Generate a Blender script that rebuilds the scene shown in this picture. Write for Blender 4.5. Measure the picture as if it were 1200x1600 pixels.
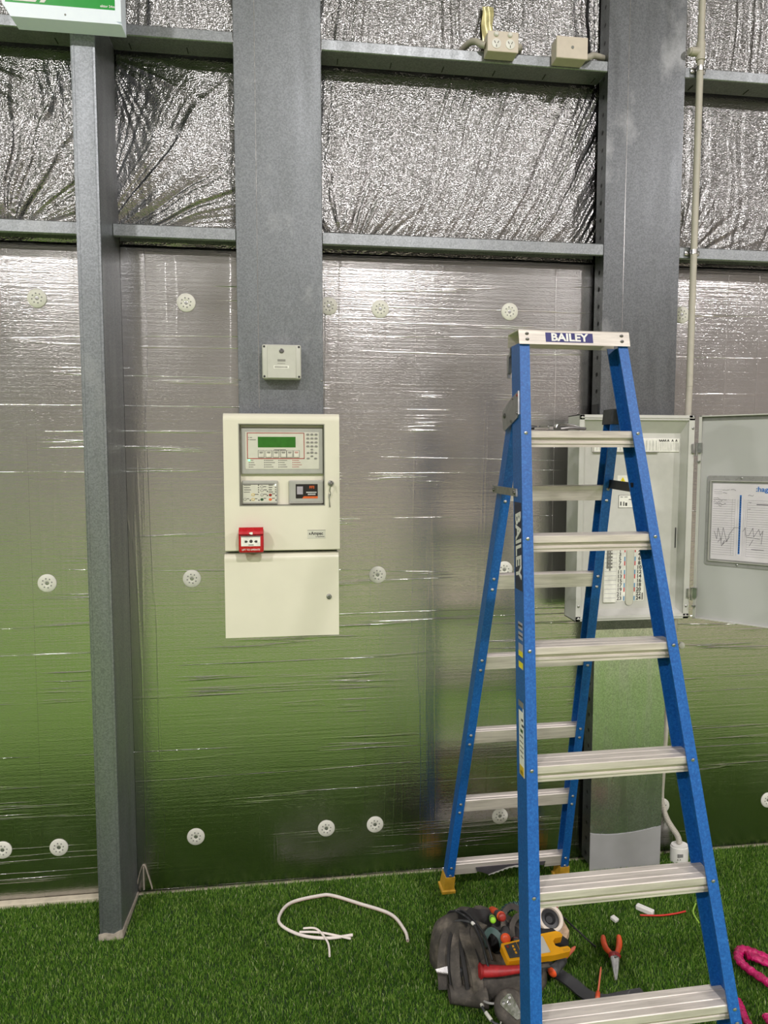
import bpy, bmesh, math, random
import numpy as np
from mathutils import Matrix, Vector

for o in list(bpy.data.objects):
    bpy.data.objects.remove(o, do_unlink=True)
S = bpy.context.scene
C = S.collection
PI = math.pi
random.seed(7)
rng = np.random.default_rng(11)

# ------------------------------------------------------------------ camera
cam = bpy.data.cameras.new('camera')
cam.sensor_fit = 'HORIZONTAL'
cam.sensor_width = 36.0
cam.lens = 36.0 * 1089.9 / 1200.0
cam.clip_start = 0.05
camo = bpy.data.objects.new('camera', cam)
C.objects.link(camo)
camo.location = (0.0, -2.7525, 1.7172)
camo.rotation_euler = (PI / 2 - 0.07787, 0.0, -0.13179)
S.camera = camo

# ------------------------------------------------------------------ light
S.view_settings.view_transform = 'Standard'
S.view_settings.look = 'None'
S.view_settings.exposure = 0.0
S.view_settings.gamma = 1.0
S.view_settings.use_curve_mapping = False

world = bpy.data.worlds.new('world')
S.world = world
world.use_nodes = True
wb = world.node_tree.nodes['Background']
wb.inputs[0].default_value = (0.8, 0.9, 1.0, 1)
wb.inputs[1].default_value = 0.05


def lamp(x, y, z, power, size=0.38, col=(1.0, 0.955, 0.955)):
    l = bpy.data.lights.new('high_bay_light', 'AREA')
    l.shape = 'DISK'
    l.size = size
    l.energy = power
    l.color = col
    o = bpy.data.objects.new('high_bay_light', l)
    o.location = (x, y, z)
    C.objects.link(o)
    return o


for ly_ in (-5.3, -9.6):
    for lx_ in (-7.6, -3.2, 1.2, 5.6):
        lamp(lx_, ly_, 5.6, 260 if ly_ > -7 else 80)

# ------------------------------------------------------------------ node helpers


def newmat(name):
    m = bpy.data.materials.new(name)
    m.use_nodes = True
    nt = m.node_tree
    return m, nt, nt.nodes['Principled BSDF']


def nd(nt, typ, **kw):
    n = nt.nodes.new(typ)
    for k, v in kw.items():
        if k.startswith('i_'):
            key = k[2:]
            key = int(key) if key.isdigit() else key
            n.inputs[key].default_value = v
        else:
            setattr(n, k, v)
    return n


def coords(nt, scale=(1, 1, 1), space='Object'):
    tc = nd(nt, 'ShaderNodeTexCoord')
    mp = nd(nt, 'ShaderNodeMapping')
    mp.inputs['Scale'].default_value = scale
    nt.links.new(tc.outputs[space], mp.inputs['Vector'])
    return mp.outputs[0]


def noise(nt, vec, scale, detail=2.0, rough=0.5):
    n = nd(nt, 'ShaderNodeTexNoise')
    n.inputs['Scale'].default_value = scale
    n.inputs['Detail'].default_value = detail
    n.inputs['Roughness'].default_value = rough
    nt.links.new(vec, n.inputs['Vector'])
    return n.outputs['Fac']


def ramp(nt, fac, stops, interp='LINEAR'):
    r = nd(nt, 'ShaderNodeValToRGB')
    r.color_ramp.interpolation = interp
    els = r.color_ramp.elements
    while len(els) < len(stops):
        els.new(0.5)
    for e, (p, c) in zip(els, stops):
        e.position = p
        e.color = c if len(c) == 4 else (*c, 1)
    nt.links.new(fac, r.inputs[0])
    return r.outputs[0]


def g(v):
    return (v, v, v, 1)


def bump(nt, height, strength, dist, normal=None):
    b = nd(nt, 'ShaderNodeBump')
    b.inputs['Strength'].default_value = strength
    b.inputs['Distance'].default_value = dist
    nt.links.new(height, b.inputs['Height'])
    if normal is not None:
        nt.links.new(normal, b.inputs['Normal'])
    return b.outputs[0]


def srgb(r, gg, b):
    f = lambda c: (c / 255 / 12.92) if c / 255 <= 0.04045 else ((c / 255 + 0.055) / 1.055) ** 2.4
    return (f(r), f(gg), f(b))


M = {}


def plain(key, col, rough=0.5, metal=0.0, var=0.12, scale=40.0, bmp=0.0, emit=0.0, spec=0.5):
    """painted / moulded surface with faint mottling"""
    m, nt, p = newmat(key)
    v = coords(nt)
    n = noise(nt, v, scale, 3)
    lo = tuple(c * (1 - var) for c in col)
    hi = tuple(min(1, c * (1 + var)) for c in col)
    c = ramp(nt, n, [(0.3, lo), (0.7, hi)])
    nt.links.new(c, p.inputs['Base Color'])
    rr = ramp(nt, n, [(0.2, g(max(0.02, rough - 0.06))), (0.8, g(min(1, rough + 0.06)))])
    nt.links.new(rr, p.inputs['Roughness'])
    p.inputs['Metallic'].default_value = metal
    p.inputs['Specular IOR Level'].default_value = spec
    if bmp:
        n2 = noise(nt, v, scale * 6, 3)
        nt.links.new(bump(nt, n2, bmp, 0.002), p.inputs['Normal'])
    if emit:
        p.inputs['Emission Color'].default_value = (*col, 1)
        p.inputs['Emission Strength'].default_value = emit
    M[key] = m
    return m


# ---- foil board (fine weave, horizontal creases)
def foil_board():
    m, nt, p = newmat('foil_board')
    p.inputs['Metallic'].default_value = 1.0
    v1 = coords(nt, (70, 70, 330))
    fine = noise(nt, v1, 1.0, 2.5, 0.6)
    v2 = coords(nt, (2.2, 2.2, 110))
    mid = noise(nt, v2, 1.0, 2.0)
    vw = coords(nt, (1, 1, 1))
    weave = nd(nt, 'ShaderNodeTexVoronoi')
    weave.inputs['Scale'].default_value = 260
    nt.links.new(vw, weave.inputs['Vector'])
    # irregular long creases
    v3 = coords(nt, (0.12, 0.12, 5.5))
    wn = noise(nt, v3, 1.0, 6.0, 0.5)
    cr = ramp(nt, wn, [(0.0, g(0)), (0.494, g(0)), (0.5, g(1)), (0.506, g(0)), (1.0, g(0))])
    v4 = coords(nt, (1.2, 1.2, 1.2))
    br = noise(nt, v4, 2.0, 2.0)
    brm = ramp(nt, br, [(0.42, g(0)), (0.6, g(1))])
    crm = nd(nt, 'ShaderNodeMath', operation='MULTIPLY')
    nt.links.new(cr, crm.inputs[0])
    nt.links.new(brm, crm.inputs[1])
    # faint scuffed dirt
    v5 = coords(nt, (3, 3, 3))
    dn = noise(nt, v5, 1.0, 6, 0.65)
    dirt = ramp(nt, dn, [(0.60, g(0)), (0.74, g(1))])
    mixc = nd(nt, 'ShaderNodeMix', data_type='RGBA')
    mixc.inputs[6].default_value = (0.50, 0.492, 0.482, 1)
    mixc.inputs[7].default_value = (0.56, 0.55, 0.53, 1)
    nt.links.new(dirt, mixc.inputs[0])
    nt.links.new(mixc.outputs[2], p.inputs['Base Color'])
    rr = ramp(nt, dn, [(0.3, g(0.15)), (0.75, g(0.26))])
    nt.links.new(rr, p.inputs['Roughness'])
    b = bump(nt, mid, 0.2, 0.003)
    b = bump(nt, fine, 0.4, 0.0014, b)
    b = bump(nt, weave.outputs['Distance'], 0.12, 0.001, b)
    b = bump(nt, crm.outputs[0], 0.6, 0.0015, b)
    v6 = coords(nt, (7.5, 7.5, 0.25))
    vn = noise(nt, v6, 1.0, 4.0, 0.5)
    vc = ramp(nt, vn, [(0.0, g(0)), (0.485, g(0)), (0.5, g(1)), (0.515, g(0)), (1.0, g(0))])
    b = bump(nt, vc, 0.25, 0.0012, b)
    nt.links.new(b, p.inputs['Normal'])
    M['foil_board'] = m


def foil_blanket():
    m, nt, p = newmat('foil_blanket')
    p.inputs['Metallic'].default_value = 1.0
    p.inputs['Base Color'].default_value = (0.25, 0.248, 0.243, 1)
    p.inputs['Roughness'].default_value = 0.22
    vw = coords(nt, (1, 1, 1))
    weave = nd(nt, 'ShaderNodeTexVoronoi')
    weave.inputs['Scale'].default_value = 190
    nt.links.new(vw, weave.inputs['Vector'])
    n = noise(nt, coords(nt, (90, 90, 30)), 1.0, 3, 0.6)
    n2 = noise(nt, coords(nt, (25, 25, 160)), 1.0, 2, 0.6)
    b = bump(nt, n, 0.22, 0.003)
    b = bump(nt, n2, 0.3, 0.002, b)
    b = bump(nt, weave.outputs['Distance'], 0.6, 0.0018, b)
    nt.links.new(b, p.inputs['Normal'])
    M['foil_blanket'] = m


def galv(key, col=(0.36, 0.38, 0.40), rough=0.36, metal=0.85, smudge=0.5, streak=0.0):
    m, nt, p = newmat(key)
    v = coords(nt)
    vo = nd(nt, 'ShaderNodeTexVoronoi')
    vo.inputs['Scale'].default_value = 220
    nt.links.new(v, vo.inputs['Vector'])
    bw = nd(nt, 'ShaderNodeRGBToBW')
    nt.links.new(vo.outputs['Color'], bw.inputs[0])
    sp = ramp(nt, bw.outputs[0], [(0.2, tuple(c * 0.84 for c in col)), (0.8, tuple(c * 1.14 for c in col))])
    n = noise(nt, coords(nt, (1.6, 1.6, 1.1)), 2.4, 7, 0.62)
    sm = ramp(nt, n, [(0.58, g(0)), (0.72, g(smudge))])
    mix = nd(nt, 'ShaderNodeMix', data_type='RGBA')
    nt.links.new(sm, mix.inputs[0])
    nt.links.new(sp, mix.inputs[6])
    mix.inputs[7].default_value = (0.42, 0.43, 0.43, 1)
    nt.links.new(mix.outputs[2], p.inputs['Base Color'])
    p.inputs['Metallic'].default_value = metal
    n2 = noise(nt, coords(nt, (14, 14, 1.5)), 1.5, 4)
    rr = ramp(nt, n2, [(0.3, g(rough - 0.05)), (0.7, g(rough + 0.08))])
    nt.links.new(rr, p.inputs['Roughness'])
    n3 = noise(nt, coords(nt, (1, 1, 1)), 3.0, 2)
    nt.links.new(bump(nt, n3, 0.12, 0.02), p.inputs['Normal'])
    M[key] = m


def turf_mats():
    m, nt, p = newmat('turf_blade')
    gi = nd(nt, 'ShaderNodeNewGeometry')
    c = ramp(nt, gi.outputs['Random Per Island'],
             [(0.0, (0.05, 0.145, 0.012)), (0.4, (0.105, 0.25, 0.026)), (0.75, (0.22, 0.39, 0.055)),
              (0.95, (0.38, 0.54, 0.12)), (1.0, (0.66, 0.72, 0.40))])
    nt.links.new(c, p.inputs['Base Color'])
    p.inputs['Roughness'].default_value = 0.45
    p.inputs['Specular IOR Level'].default_value = 0.35
    tr = nd(nt, 'ShaderNodeBsdfTranslucent')
    nt.links.new(c, tr.inputs['Color'])
    mx = nd(nt, 'ShaderNodeMixShader')
    mx.inputs[0].default_value = 0.4
    nt.links.new(p.outputs[0], mx.inputs[1])
    nt.links.new(tr.outputs[0], mx.inputs[2])
    nt.links.new(mx.outputs[0], nt.nodes['Material Output'].inputs['Surface'])
    M['turf_blade'] = m
    m, nt, p = newmat('turf_far')
    n = noise(nt, coords(nt, (1, 1, 1)), 160, 3, 0.7)
    c = ramp(nt, n, [(0.3, (0.13, 0.28, 0.028)), (0.55, (0.22, 0.40, 0.055)), (0.8, (0.31, 0.49, 0.10))])
    nt.links.new(c, p.inputs['Base Color'])
    p.inputs['Roughness'].default_value = 0.8
    nt.links.new(bump(nt, n, 0.8, 0.01), p.inputs['Normal'])
    M['turf_far'] = m
    plain('turf_backing', (0.02, 0.05, 0.01), 0.9)


foil_board()
foil_blanket()
galv('galv', (0.185, 0.197, 0.208), 0.42, 0.6, 0.6)
galv('galv_girt', (0.27, 0.285, 0.295), 0.42, 0.75, 0.3)
galv('galv_post', (0.24, 0.255, 0.27), 0.40, 0.75, 0.4)
galv('galv_sheet', (0.15, 0.158, 0.165), 0.36, 0.8, 0.6)
galv('galv_bright', (0.56, 0.575, 0.57), 0.24, 0.92, 0.1)
turf_mats()
plain('concrete', srgb(204, 194, 172), 0.8, 0, 0.12, 30, 0.3)
plain('film_grey', srgb(168, 167, 168), 0.5, 0.2, 0.05, 12)
plain('dust', srgb(170, 160, 146), 0.9, 0, 0.2, 60)
plain('ceiling_grey', (0.34, 0.335, 0.34), 0.6)
plain('hall_grey', (0.42, 0.40, 0.395), 0.6, 0, 0.2, 1.5)
plain('hall_cream', (0.40, 0.375, 0.37), 0.6, 0, 0.1, 1.5)
plain('white_plastic', srgb(228, 226, 220), 0.4, 0, 0.04)
plain('washer_plastic', srgb(222, 220, 210), 0.45, 0, 0.05)
plain('dark_hole', (0.03, 0.03, 0.03), 0.7)
plain('mid_grey_mark', (0.22, 0.22, 0.21), 0.6)
plain('cream_paint', srgb(226, 221, 203), 0.38, 0, 0.025, 8)
plain('cream_edge', srgb(150, 149, 138), 0.45, 0, 0.03)
plain('bezel_grey', srgb(172, 171, 164), 0.5, 0, 0.04)
plain('panel_face', srgb(208, 206, 192), 0.42, 0, 0.03)
plain('fascia_line', srgb(160, 42, 32), 0.5)
plain('lcd_green', srgb(46, 108, 30), 0.18, 0, 0.1, 60, emit=0.05)
plain('print_dark', srgb(62, 60, 58), 0.6)
plain('print_mid', srgb(128, 126, 120), 0.6)
plain('button_face', srgb(214, 211, 198), 0.45)
plain('key_grey', srgb(134, 132, 126), 0.5)
plain('led_green', (0.10, 0.9, 0.25), 0.3, emit=4.0)
plain('led_white', (0.85, 1.0, 0.9), 0.3, emit=2.0)
plain('led_yellow', srgb(214, 178, 40), 0.4)
plain('led_red', srgb(150, 48, 38), 0.4)
plain('led_orange', srgb(222, 112, 70), 0.4)
plain('led_dark_green', srgb(48, 86, 52), 0.4)
plain('sticker_black', srgb(24, 20, 20), 0.35)
plain('sticker_orange', srgb(222, 98, 36), 0.4)
plain('sticker_white', srgb(226, 224, 222), 0.45)
plain('callpoint_red', srgb(186, 22, 34), 0.28, 0, 0.06)
plain('chrome', (0.62, 0.61, 0.60), 0.22, 1.0, 0.1, 90)
plain('steel_dark', (0.17, 0.165, 0.16), 0.4, 0.8, 0.25, 60)
plain('steel_mid', (0.40, 0.40, 0.39), 0.38, 0.9, 0.2, 60)
plain('box_grey', srgb(196, 195, 186), 0.45, 0, 0.03)
plain('label_white', srgb(236, 234, 226), 0.5)
plain('board_grey', srgb(200, 199, 193), 0.42, 0, 0.03)
plain('board_door', srgb(186, 186, 184), 0.33, 0, 0.03, 4)
plain('board_dark', (0.05, 0.05, 0.05), 0.6)
plain('label_blue', srgb(88, 150, 196), 0.5)
plain('label_red', srgb(204, 66, 72), 0.5)
plain('hager_blue', srgb(40, 110, 190), 0.5)
plain('holder_grey', srgb(150, 149, 147), 0.3, 0, 0.05)
plain('warning_yellow', srgb(236, 216, 30), 0.45)
plain('paper', srgb(222, 216, 222), 0.6, 0, 0.04, 20)
plain('paper_line', srgb(170, 164, 172), 0.6)
plain('pen_ink', srgb(96, 92, 100), 0.6)
plain('conduit_grey', srgb(186, 180, 168), 0.45, 0, 0.05)
plain('outlet_cream', srgb(212, 200, 186), 0.42, 0, 0.04)
plain('cable_white', srgb(230, 220, 212), 0.5, 0, 0.05)
plain('cable_pinkish', srgb(214, 186, 174), 0.5, 0, 0.12, 30)
plain('wire_red', srgb(196, 44, 36), 0.45)
plain('wire_lime', srgb(150, 190, 70), 0.45)
plain('black_plastic', (0.018, 0.018, 0.020), 0.42, 0, 0.2)
plain('charcoal_plastic', (0.05, 0.052, 0.055), 0.5, 0, 0.25, 50)
plain('orange_grip', srgb(226, 84, 40), 0.4, 0, 0.1)
plain('orange_pale', srgb(232, 120, 92), 0.45, 0, 0.06)
plain('lime_grip', srgb(150, 214, 50), 0.4, 0, 0.1)
plain('teal_grip', srgb(58, 84, 80), 0.5)
plain('red_grip', srgb(158, 32, 36), 0.5, 0, 0.22, 50, 0.2)
plain('meter_yellow', srgb(240, 170, 20), 0.42, 0, 0.05)
plain('wood', srgb(196, 168, 138), 0.7, 0, 0.18, 60)
plain('sign_green', srgb(0, 140, 40), 0.35, 0, 0.04, emit=0.18)
plain('sign_white', srgb(226, 234, 244), 0.4, 0, 0.02, emit=0.12)
plain('tape_yellow', srgb(204, 196, 142), 0.3, 0.3, 0.3, 30)
plain('foot_yellow', srgb(206, 158, 50), 0.5, 0, 0.15, 40)
plain('navy', srgb(30, 28, 104), 0.4, 0, 0.1)
plain('navy_dark', srgb(26, 34, 62), 0.4, 0, 0.15)
plain('skirt_shade_dark', srgb(74, 70, 76), 0.6, 0, 0.2)
plain('pale_edge', srgb(196, 196, 188), 0.6)
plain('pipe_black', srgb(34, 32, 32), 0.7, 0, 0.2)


def canvas():
    m, nt, p = newmat('canvas')
    v = coords(nt)
    n = noise(nt, v, 14, 5, 0.65)
    c = ramp(nt, n, [(0.3, srgb(48, 45, 42)), (0.5, srgb(74, 69, 63)), (0.72, srgb(122, 113, 102))])
    nt.links.new(c, p.inputs['Base Color'])
    p.inputs['Roughness'].default_value = 0.8
    n2 = noise(nt, v, 500, 2)
    nt.links.new(bump(nt, n2, 0.4, 0.001), p.inputs['Normal'])
    M['canvas'] = m


canvas()


def fibreglass():
    m, nt, p = newmat('ladder_blue')
    n = noise(nt, coords(nt), 160, 4, 0.7)
    c = ramp(nt, n, [(0.3, srgb(10, 72, 142)), (0.55, srgb(22, 94, 170)), (0.8, srgb(56, 124, 196))])
    s = noise(nt, coords(nt, (40, 40, 3)), 2.0, 5, 0.7)
    sm = ramp(nt, s, [(0.66, g(0)), (0.78, g(0.35))])
    mix = nd(nt, 'ShaderNodeMix', data_type='RGBA')
    nt.links.new(sm, mix.inputs[0])
    nt.links.new(c, mix.inputs[6])
    mix.inputs[7].default_value = (*srgb(120, 150, 190), 1)
    nt.links.new(mix.outputs[2], p.inputs['Base Color'])
    p.inputs['Roughness'].default_value = 0.42
    M['ladder_blue'] = m


fibreglass()


def alum():
    m, nt, p = newmat('alum_worn')
    n = noise(nt, coords(nt, (2, 30, 30)), 3.0, 6, 0.65)
    c = ramp(nt, n, [(0.3, srgb(180, 172, 164)), (0.55, srgb(210, 202, 194)), (0.75, srgb(226, 217, 206))])
    nt.links.new(c, p.inputs['Base Color'])
    p.inputs['Metallic'].default_value = 0.25
    p.inputs['Roughness'].default_value = 0.42
    M['alum_worn'] = m
    m, nt, p = newmat('pink_plastic')
    n = noise(nt, coords(nt), 45, 4, 0.7)
    c = ramp(nt, n, [(0.3, srgb(150, 10, 70)), (0.6, srgb(210, 24, 110)), (0.8, srgb(240, 120, 180))])
    nt.links.new(c, p.inputs['Base Color'])
    p.inputs['Roughness'].default_value = 0.22
    nt.links.new(bump(nt, n, 0.8, 0.01), p.inputs['Normal'])
    M['pink_plastic'] = m


alum()

# ------------------------------------------------------------------ geometry helpers


class MB:
    def __init__(s):
        s.v = []
        s.f = []

    def add(s, vs, fs):
        b = len(s.v)
        s.v += [tuple(p) for p in vs]
        s.f += [tuple(i + b for i in f) for f in fs]
        return s

    def box(s, x0, x1, y0, y1, z0, z1, bev=0.0, seg=2, mat=None):
        if bev > 0:
            bm = bmesh.new()
            bmesh.ops.create_cube(bm, size=1.0)
            for v in bm.verts:
                v.co = ((x0 + x1) / 2 + v.co.x * (x1 - x0), (y0 + y1) / 2 + v.co.y * (y1 - y0),
                        (z0 + z1) / 2 + v.co.z * (z1 - z0))
            bev = min(bev, 0.49 * min(abs(x1 - x0), abs(y1 - y0), abs(z1 - z0)))
            bmesh.ops.bevel(bm, geom=list(bm.edges), offset=bev, segments=seg, affect='EDGES', profile=0.5)
            bm.verts.index_update()
            vs = [tuple(v.co) for v in bm.verts]
            fs = [[v.index for v in f.verts] for f in bm.faces]
            bm.free()
        else:
            vs = [(x, y, z) for z in (z0, z1) for y in (y0, y1) for x in (x0, x1)]
            fs = [(0, 2, 3, 1), (4, 5, 7, 6), (0, 1, 5, 4), (2, 6, 7, 3), (0, 4, 6, 2), (1, 3, 7, 5)]
        if mat is not None:
            vs = [tuple(mat @ Vector(v)) for v in vs]
        return s.add(vs, fs)

    def tube(s, pts, r, seg=10, cap=True, flat=1.0):
        pts = [Vector(p) for p in pts]
        n = len(pts)
        rs = r if isinstance(r, (list, tuple)) else [r] * n
        vs, fs = [], []
        up = Vector((0, 0, 1))
        prev = None
        for i, p in enumerate(pts):
            t = (pts[min(i + 1, n - 1)] - pts[max(i - 1, 0)])
            if t.length < 1e-9:
                t = Vector((0, 0, 1))
            t.normalize()
            if prev is None:
                ref = up if abs(t.dot(up)) < 0.9 else Vector((1, 0, 0))
                a = t.cross(ref).normalized()
            else:
                a = (prev - t * prev.dot(t))
                a = a.normalized() if a.length > 1e-6 else t.orthogonal().normalized()
            prev = a
            b = t.cross(a)
            for k in range(seg):
                an = 2 * PI * k / seg
                vs.append(tuple(p + (a * math.cos(an) + b * math.sin(an) * flat) * rs[i]))
        for i in range(n - 1):
            for k in range(seg):
                k2 = (k + 1) % seg
                fs.append((i * seg + k, i * seg + k2, (i + 1) * seg + k2, (i + 1) * seg + k))
        if cap:
            fs.append(tuple(range(seg - 1, -1, -1)))
            fs.append(tuple((n - 1) * seg + k for k in range(seg)))
        return s.add(vs, fs)

    def lathe(s, prof, origin, axis, seg=20):
        """prof: list of (radius, height along axis)"""
        o = Vector(origin)
        ax = Vector(axis).normalized()
        a = ax.orthogonal().normalized()
        b = ax.cross(a)
        vs, fs = [], []
        for (r, h) in prof:
            for k in range(seg):
                an = 2 * PI * k / seg
                vs.append(tuple(o + ax * h + (a * math.cos(an) + b * math.sin(an)) * r))
        n = len(prof)
        for i in range(n - 1):
            for k in range(seg):
                k2 = (k + 1) % seg
                fs.append((i * seg + k, i * seg + k2, (i + 1) * seg + k2, (i + 1) * seg + k))
        fs.append(tuple(range(seg - 1, -1, -1)))
        fs.append(tuple((n - 1) * seg + k for k in range(seg)))
        return s.add(vs, fs)

    def prism(s, poly, fn, t0, t1):
        """poly 2-D outline, fn(a, b, t) -> 3-D"""
        n = len(poly)
        vs = [fn(a, b, t0) for a, b in poly] + [fn(a, b, t1) for a, b in poly]
        fs = [tuple(range(n - 1, -1, -1)), tuple(range(n, 2 * n))]
        fs += [(i, (i + 1) % n, n + (i + 1) % n, n + i) for i in range(n)]
        return s.add(vs, fs)

    def grid(s, P, closed_u=False):
        """P[i][j] points"""
        nu, nv = len(P), len(P[0])
        vs = [tuple(p) for row in P for p in row]
        fs = []
        for i in range(nu if closed_u else nu - 1):
            i2 = (i + 1) % nu
            for j in range(nv - 1):
                fs.append((i * nv + j, i2 * nv + j, i2 * nv + j + 1, i * nv + j + 1))
        return s.add(vs, fs)

    def strip(s, pts, width, thick, up=(0, 0, 1), taper=None):
        """a flat strap following pts; width across, thick along up"""
        pts = [Vector(p) for p in pts]
        n = len(pts)
        upv = Vector(up)
        P = []
        for i, p in enumerate(pts):
            t = (pts[min(i + 1, n - 1)] - pts[max(i - 1, 0)]).normalized()
            a = t.cross(upv)
            a = a.normalized() if a.length > 1e-6 else Vector((1, 0, 0))
            nn = a.cross(t).normalized()
            w = width * (taper[i] if taper else 1.0) / 2
            h = thick / 2
            P.append([p + a * w + nn * h, p - a * w + nn * h, p - a * w - nn * h, p + a * w - nn * h, p + a * w + nn * h])
        s.grid(P)
        b = len(s.v) - n * 5
        s.f.append((b, b + 1, b + 2, b + 3))
        e = b + (n - 1) * 5
        s.f.append((e + 3, e + 2, e + 1, e))
        return s

    def build(s, name, mat, parent=None, smooth=False, world=True, kind=None, label=None):
        me = bpy.data.meshes.new(name)
        vs = s.v
        if parent is not None and world:
            off = base_of(parent)
            vs = [(x - off[0], y - off[1], z - off[2]) for x, y, z in vs]
        me.from_pydata(vs, [], s.f)
        bm = bmesh.new()
        bm.from_mesh(me)
        bmesh.ops.recalc_face_normals(bm, faces=list(bm.faces))
        bm.to_mesh(me)
        bm.free()
        me.materials.append(M[mat])
        if smooth:
            for p in me.polygons:
                p.use_smooth = True
            try:
                me.set_sharp_from_angle(angle=math.radians(smooth if smooth is not True else 40))
            except Exception:
                pass
        o = bpy.data.objects.new(name, me)
        C.objects.link(o)
        if parent is not None:
            o.parent = parent
        if kind:
            o['kind'] = kind
        if label:
            o['label'] = label
        return o


def base_of(o):
    x = y = z = 0.0
    while o is not None:
        x += o.location.x
        y += o.location.y
        z += o.location.z
        o = o.parent
    return (x, y, z)


def thing(name, label, cat, loc=(0, 0, 0), rotz=0.0, group=None):
    o = bpy.data.objects.new(name, None)
    o.empty_display_size = 0.05
    C.objects.link(o)
    o.location = loc
    o.rotation_euler = (0, 0, rotz)
    o['label'] = label
    o['category'] = cat
    if group:
        o['group'] = group
    return o


def tag(o, label, cat, group=None):
    o['label'] = label
    o['category'] = cat
    if group:
        o['group'] = group
    return o


def struct(o):
    o['kind'] = 'structure'
    return o


def spline(pts, n=8):
    pts = [Vector(p) for p in pts]
    out = []
    for i in range(len(pts) - 1):
        p0 = pts[max(i - 1, 0)]
        p1 = pts[i]
        p2 = pts[i + 1]
        p3 = pts[min(i + 2, len(pts) - 1)]
        for k in range(n):
            t = k / n
            out.append(0.5 * ((2 * p1) + (-p0 + p2) * t + (2 * p0 - 5 * p1 + 4 * p2 - p3) * t * t
                              + (-p0 + 3 * p1 - 3 * p2 + p3) * t ** 3))
    out.append(pts[-1])
    return out


def copy_tree(o, parent=None):
    c = o.copy()
    C.objects.link(c)
    c.parent = parent
    for ch in [k for k in bpy.data.objects if k.parent == o]:
        copy_tree(ch, c)
    return c


WALLM = Matrix(((1, 0, 0), (0, 0, -1), (0, 1, 0)))   # text x->X, y->Z, normal -> -Y


def text(name, body, size, origin, mat, parent, rot=WALLM, align='CENTER', bold=0.0, extrude=0.0004, sx=1.0, sy=1.0):
    cu = bpy.data.curves.new(name, 'FONT')
    cu.body = body
    cu.size = size
    cu.align_x = align
    cu.align_y = 'CENTER'
    cu.extrude = extrude
    cu.offset = bold
    cu.resolution_u = 2
    ob = bpy.data.objects.new(name, cu)
    C.objects.link(ob)
    bpy.context.view_layer.update()
    me = bpy.data.meshes.new_from_object(ob.evaluated_get(bpy.context.evaluated_depsgraph_get()))
    bpy.data.objects.remove(ob, do_unlink=True)
    off = Vector(base_of(parent)) if origin is not None else Vector((0, 0, 0))
    org = Vector(origin)
    for v in me.vertices:
        co = Vector((v.co.x * sx, v.co.y * sy, v.co.z))
        v.co = rot @ co + org - off
    me.materials.clear()
    me.materials.append(M[mat])
    o = bpy.data.objects.new(name, me)
    C.objects.link(o)
    o.parent = parent
    return o


# ================================================================== SETTING
ROOM = dict(x0=-11.0, x1=8.2, y0=-12.5, y1=0.30, zt=6.2)
o = MB().box(ROOM['x0'], ROOM['x1'], ROOM['y0'], ROOM['y1'], -0.15, -0.016).build('floor', 'concrete')
struct(o)
FLOOR = o
# turf sheet: backing under the modelled blades, pile shading further back
TX0, TX1, TY0, TY1 = -1.75, 2.75, -1.12, -0.012
tb = MB()
tb.box(TX0, TX1, TY0, TY1, -0.016, -0.011)
o = tb.build('turf_mat_backing', 'turf_backing', FLOOR)
tf = MB()
tf.prism([(-11.0, -12.4), (-1.55, -6.7), (1.9, -4.75), (4.1, -3.2), (6.95, TY0), (-11.0, TY0)], lambda a, b, t_: (a, b, t_), -0.016, -0.002)
tf.box(ROOM['x0'], TX0, TY0, -0.012, -0.016, -0.002)
tf.box(TX1, 6.95, TY0, -0.012, -0.016, -0.002)
tf.build('turf_pile_beyond', 'turf_far', FLOOR)


def turf():
    n = 330000
    x = rng.uniform(TX0, TX1, n)
    y = rng.uniform(TY0, TY1, n)
    # pile thins out where the post and the wall stand
    keep = ~((x > -0.712) & (x < -0.610) & (y > -0.272))
    keep &= ~((x < -0.60) & (y > -0.034))
    x, y = x[keep], y[keep]
    n = len(x)
    h = rng.uniform(0.011, 0.019, n)
    an = rng.uniform(0, 2 * np.pi, n)
    ln = rng.uniform(0.001, 0.010, n)
    la = rng.uniform(0, 2 * np.pi, n)
    w = rng.uniform(0.0008, 0.0015, n)
    dx, dy = np.cos(an) * w, np.sin(an) * w
    lx, ly = np.cos(la) * ln, np.sin(la) * ln
    z0 = -0.012
    V = np.empty((n, 5, 3), np.float32)
    V[:, 0] = np.stack([x - dx, y - dy, np.full(n, z0)], 1)
    V[:, 1] = np.stack([x + dx, y + dy, np.full(n, z0)], 1)
    V[:, 2] = np.stack([x + dx * .8 + lx * .35, y + dy * .8 + ly * .35, z0 + h * .6], 1)
    V[:, 3] = np.stack([x - dx * .8 + lx * .35, y - dy * .8 + ly * .35, z0 + h * .6], 1)
    V[:, 4] = np.stack([x + lx, y + ly, z0 + h], 1)
    me = bpy.data.meshes.new('turf_blades')
    me.vertices.add(n * 5)
    me.vertices.foreach_set('co', V.ravel())
    idx = np.arange(n)[:, None] * 5
    L = (idx + np.array([0, 1, 2, 3, 3, 2, 4])).astype(np.int32).ravel()
    me.loops.add(n * 7)
    me.loops.foreach_set('vertex_index', L)
    me.polygons.add(n * 2)
    st = (np.arange(n)[:, None] * 7 + np.array([0, 4])).astype(np.int32).ravel()
    me.polygons.foreach_set('loop_start', st)
    me.update(calc_edges=True)
    me.materials.append(M['turf_blade'])
    o = bpy.data.objects.new('turf_blades', me)
    C.objects.link(o)
    o['kind'] = 'stuff'
    o['label'] = 'short dark green artificial grass covering the floor'
    o['category'] = 'artificial grass'
    return o


turf()

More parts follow.
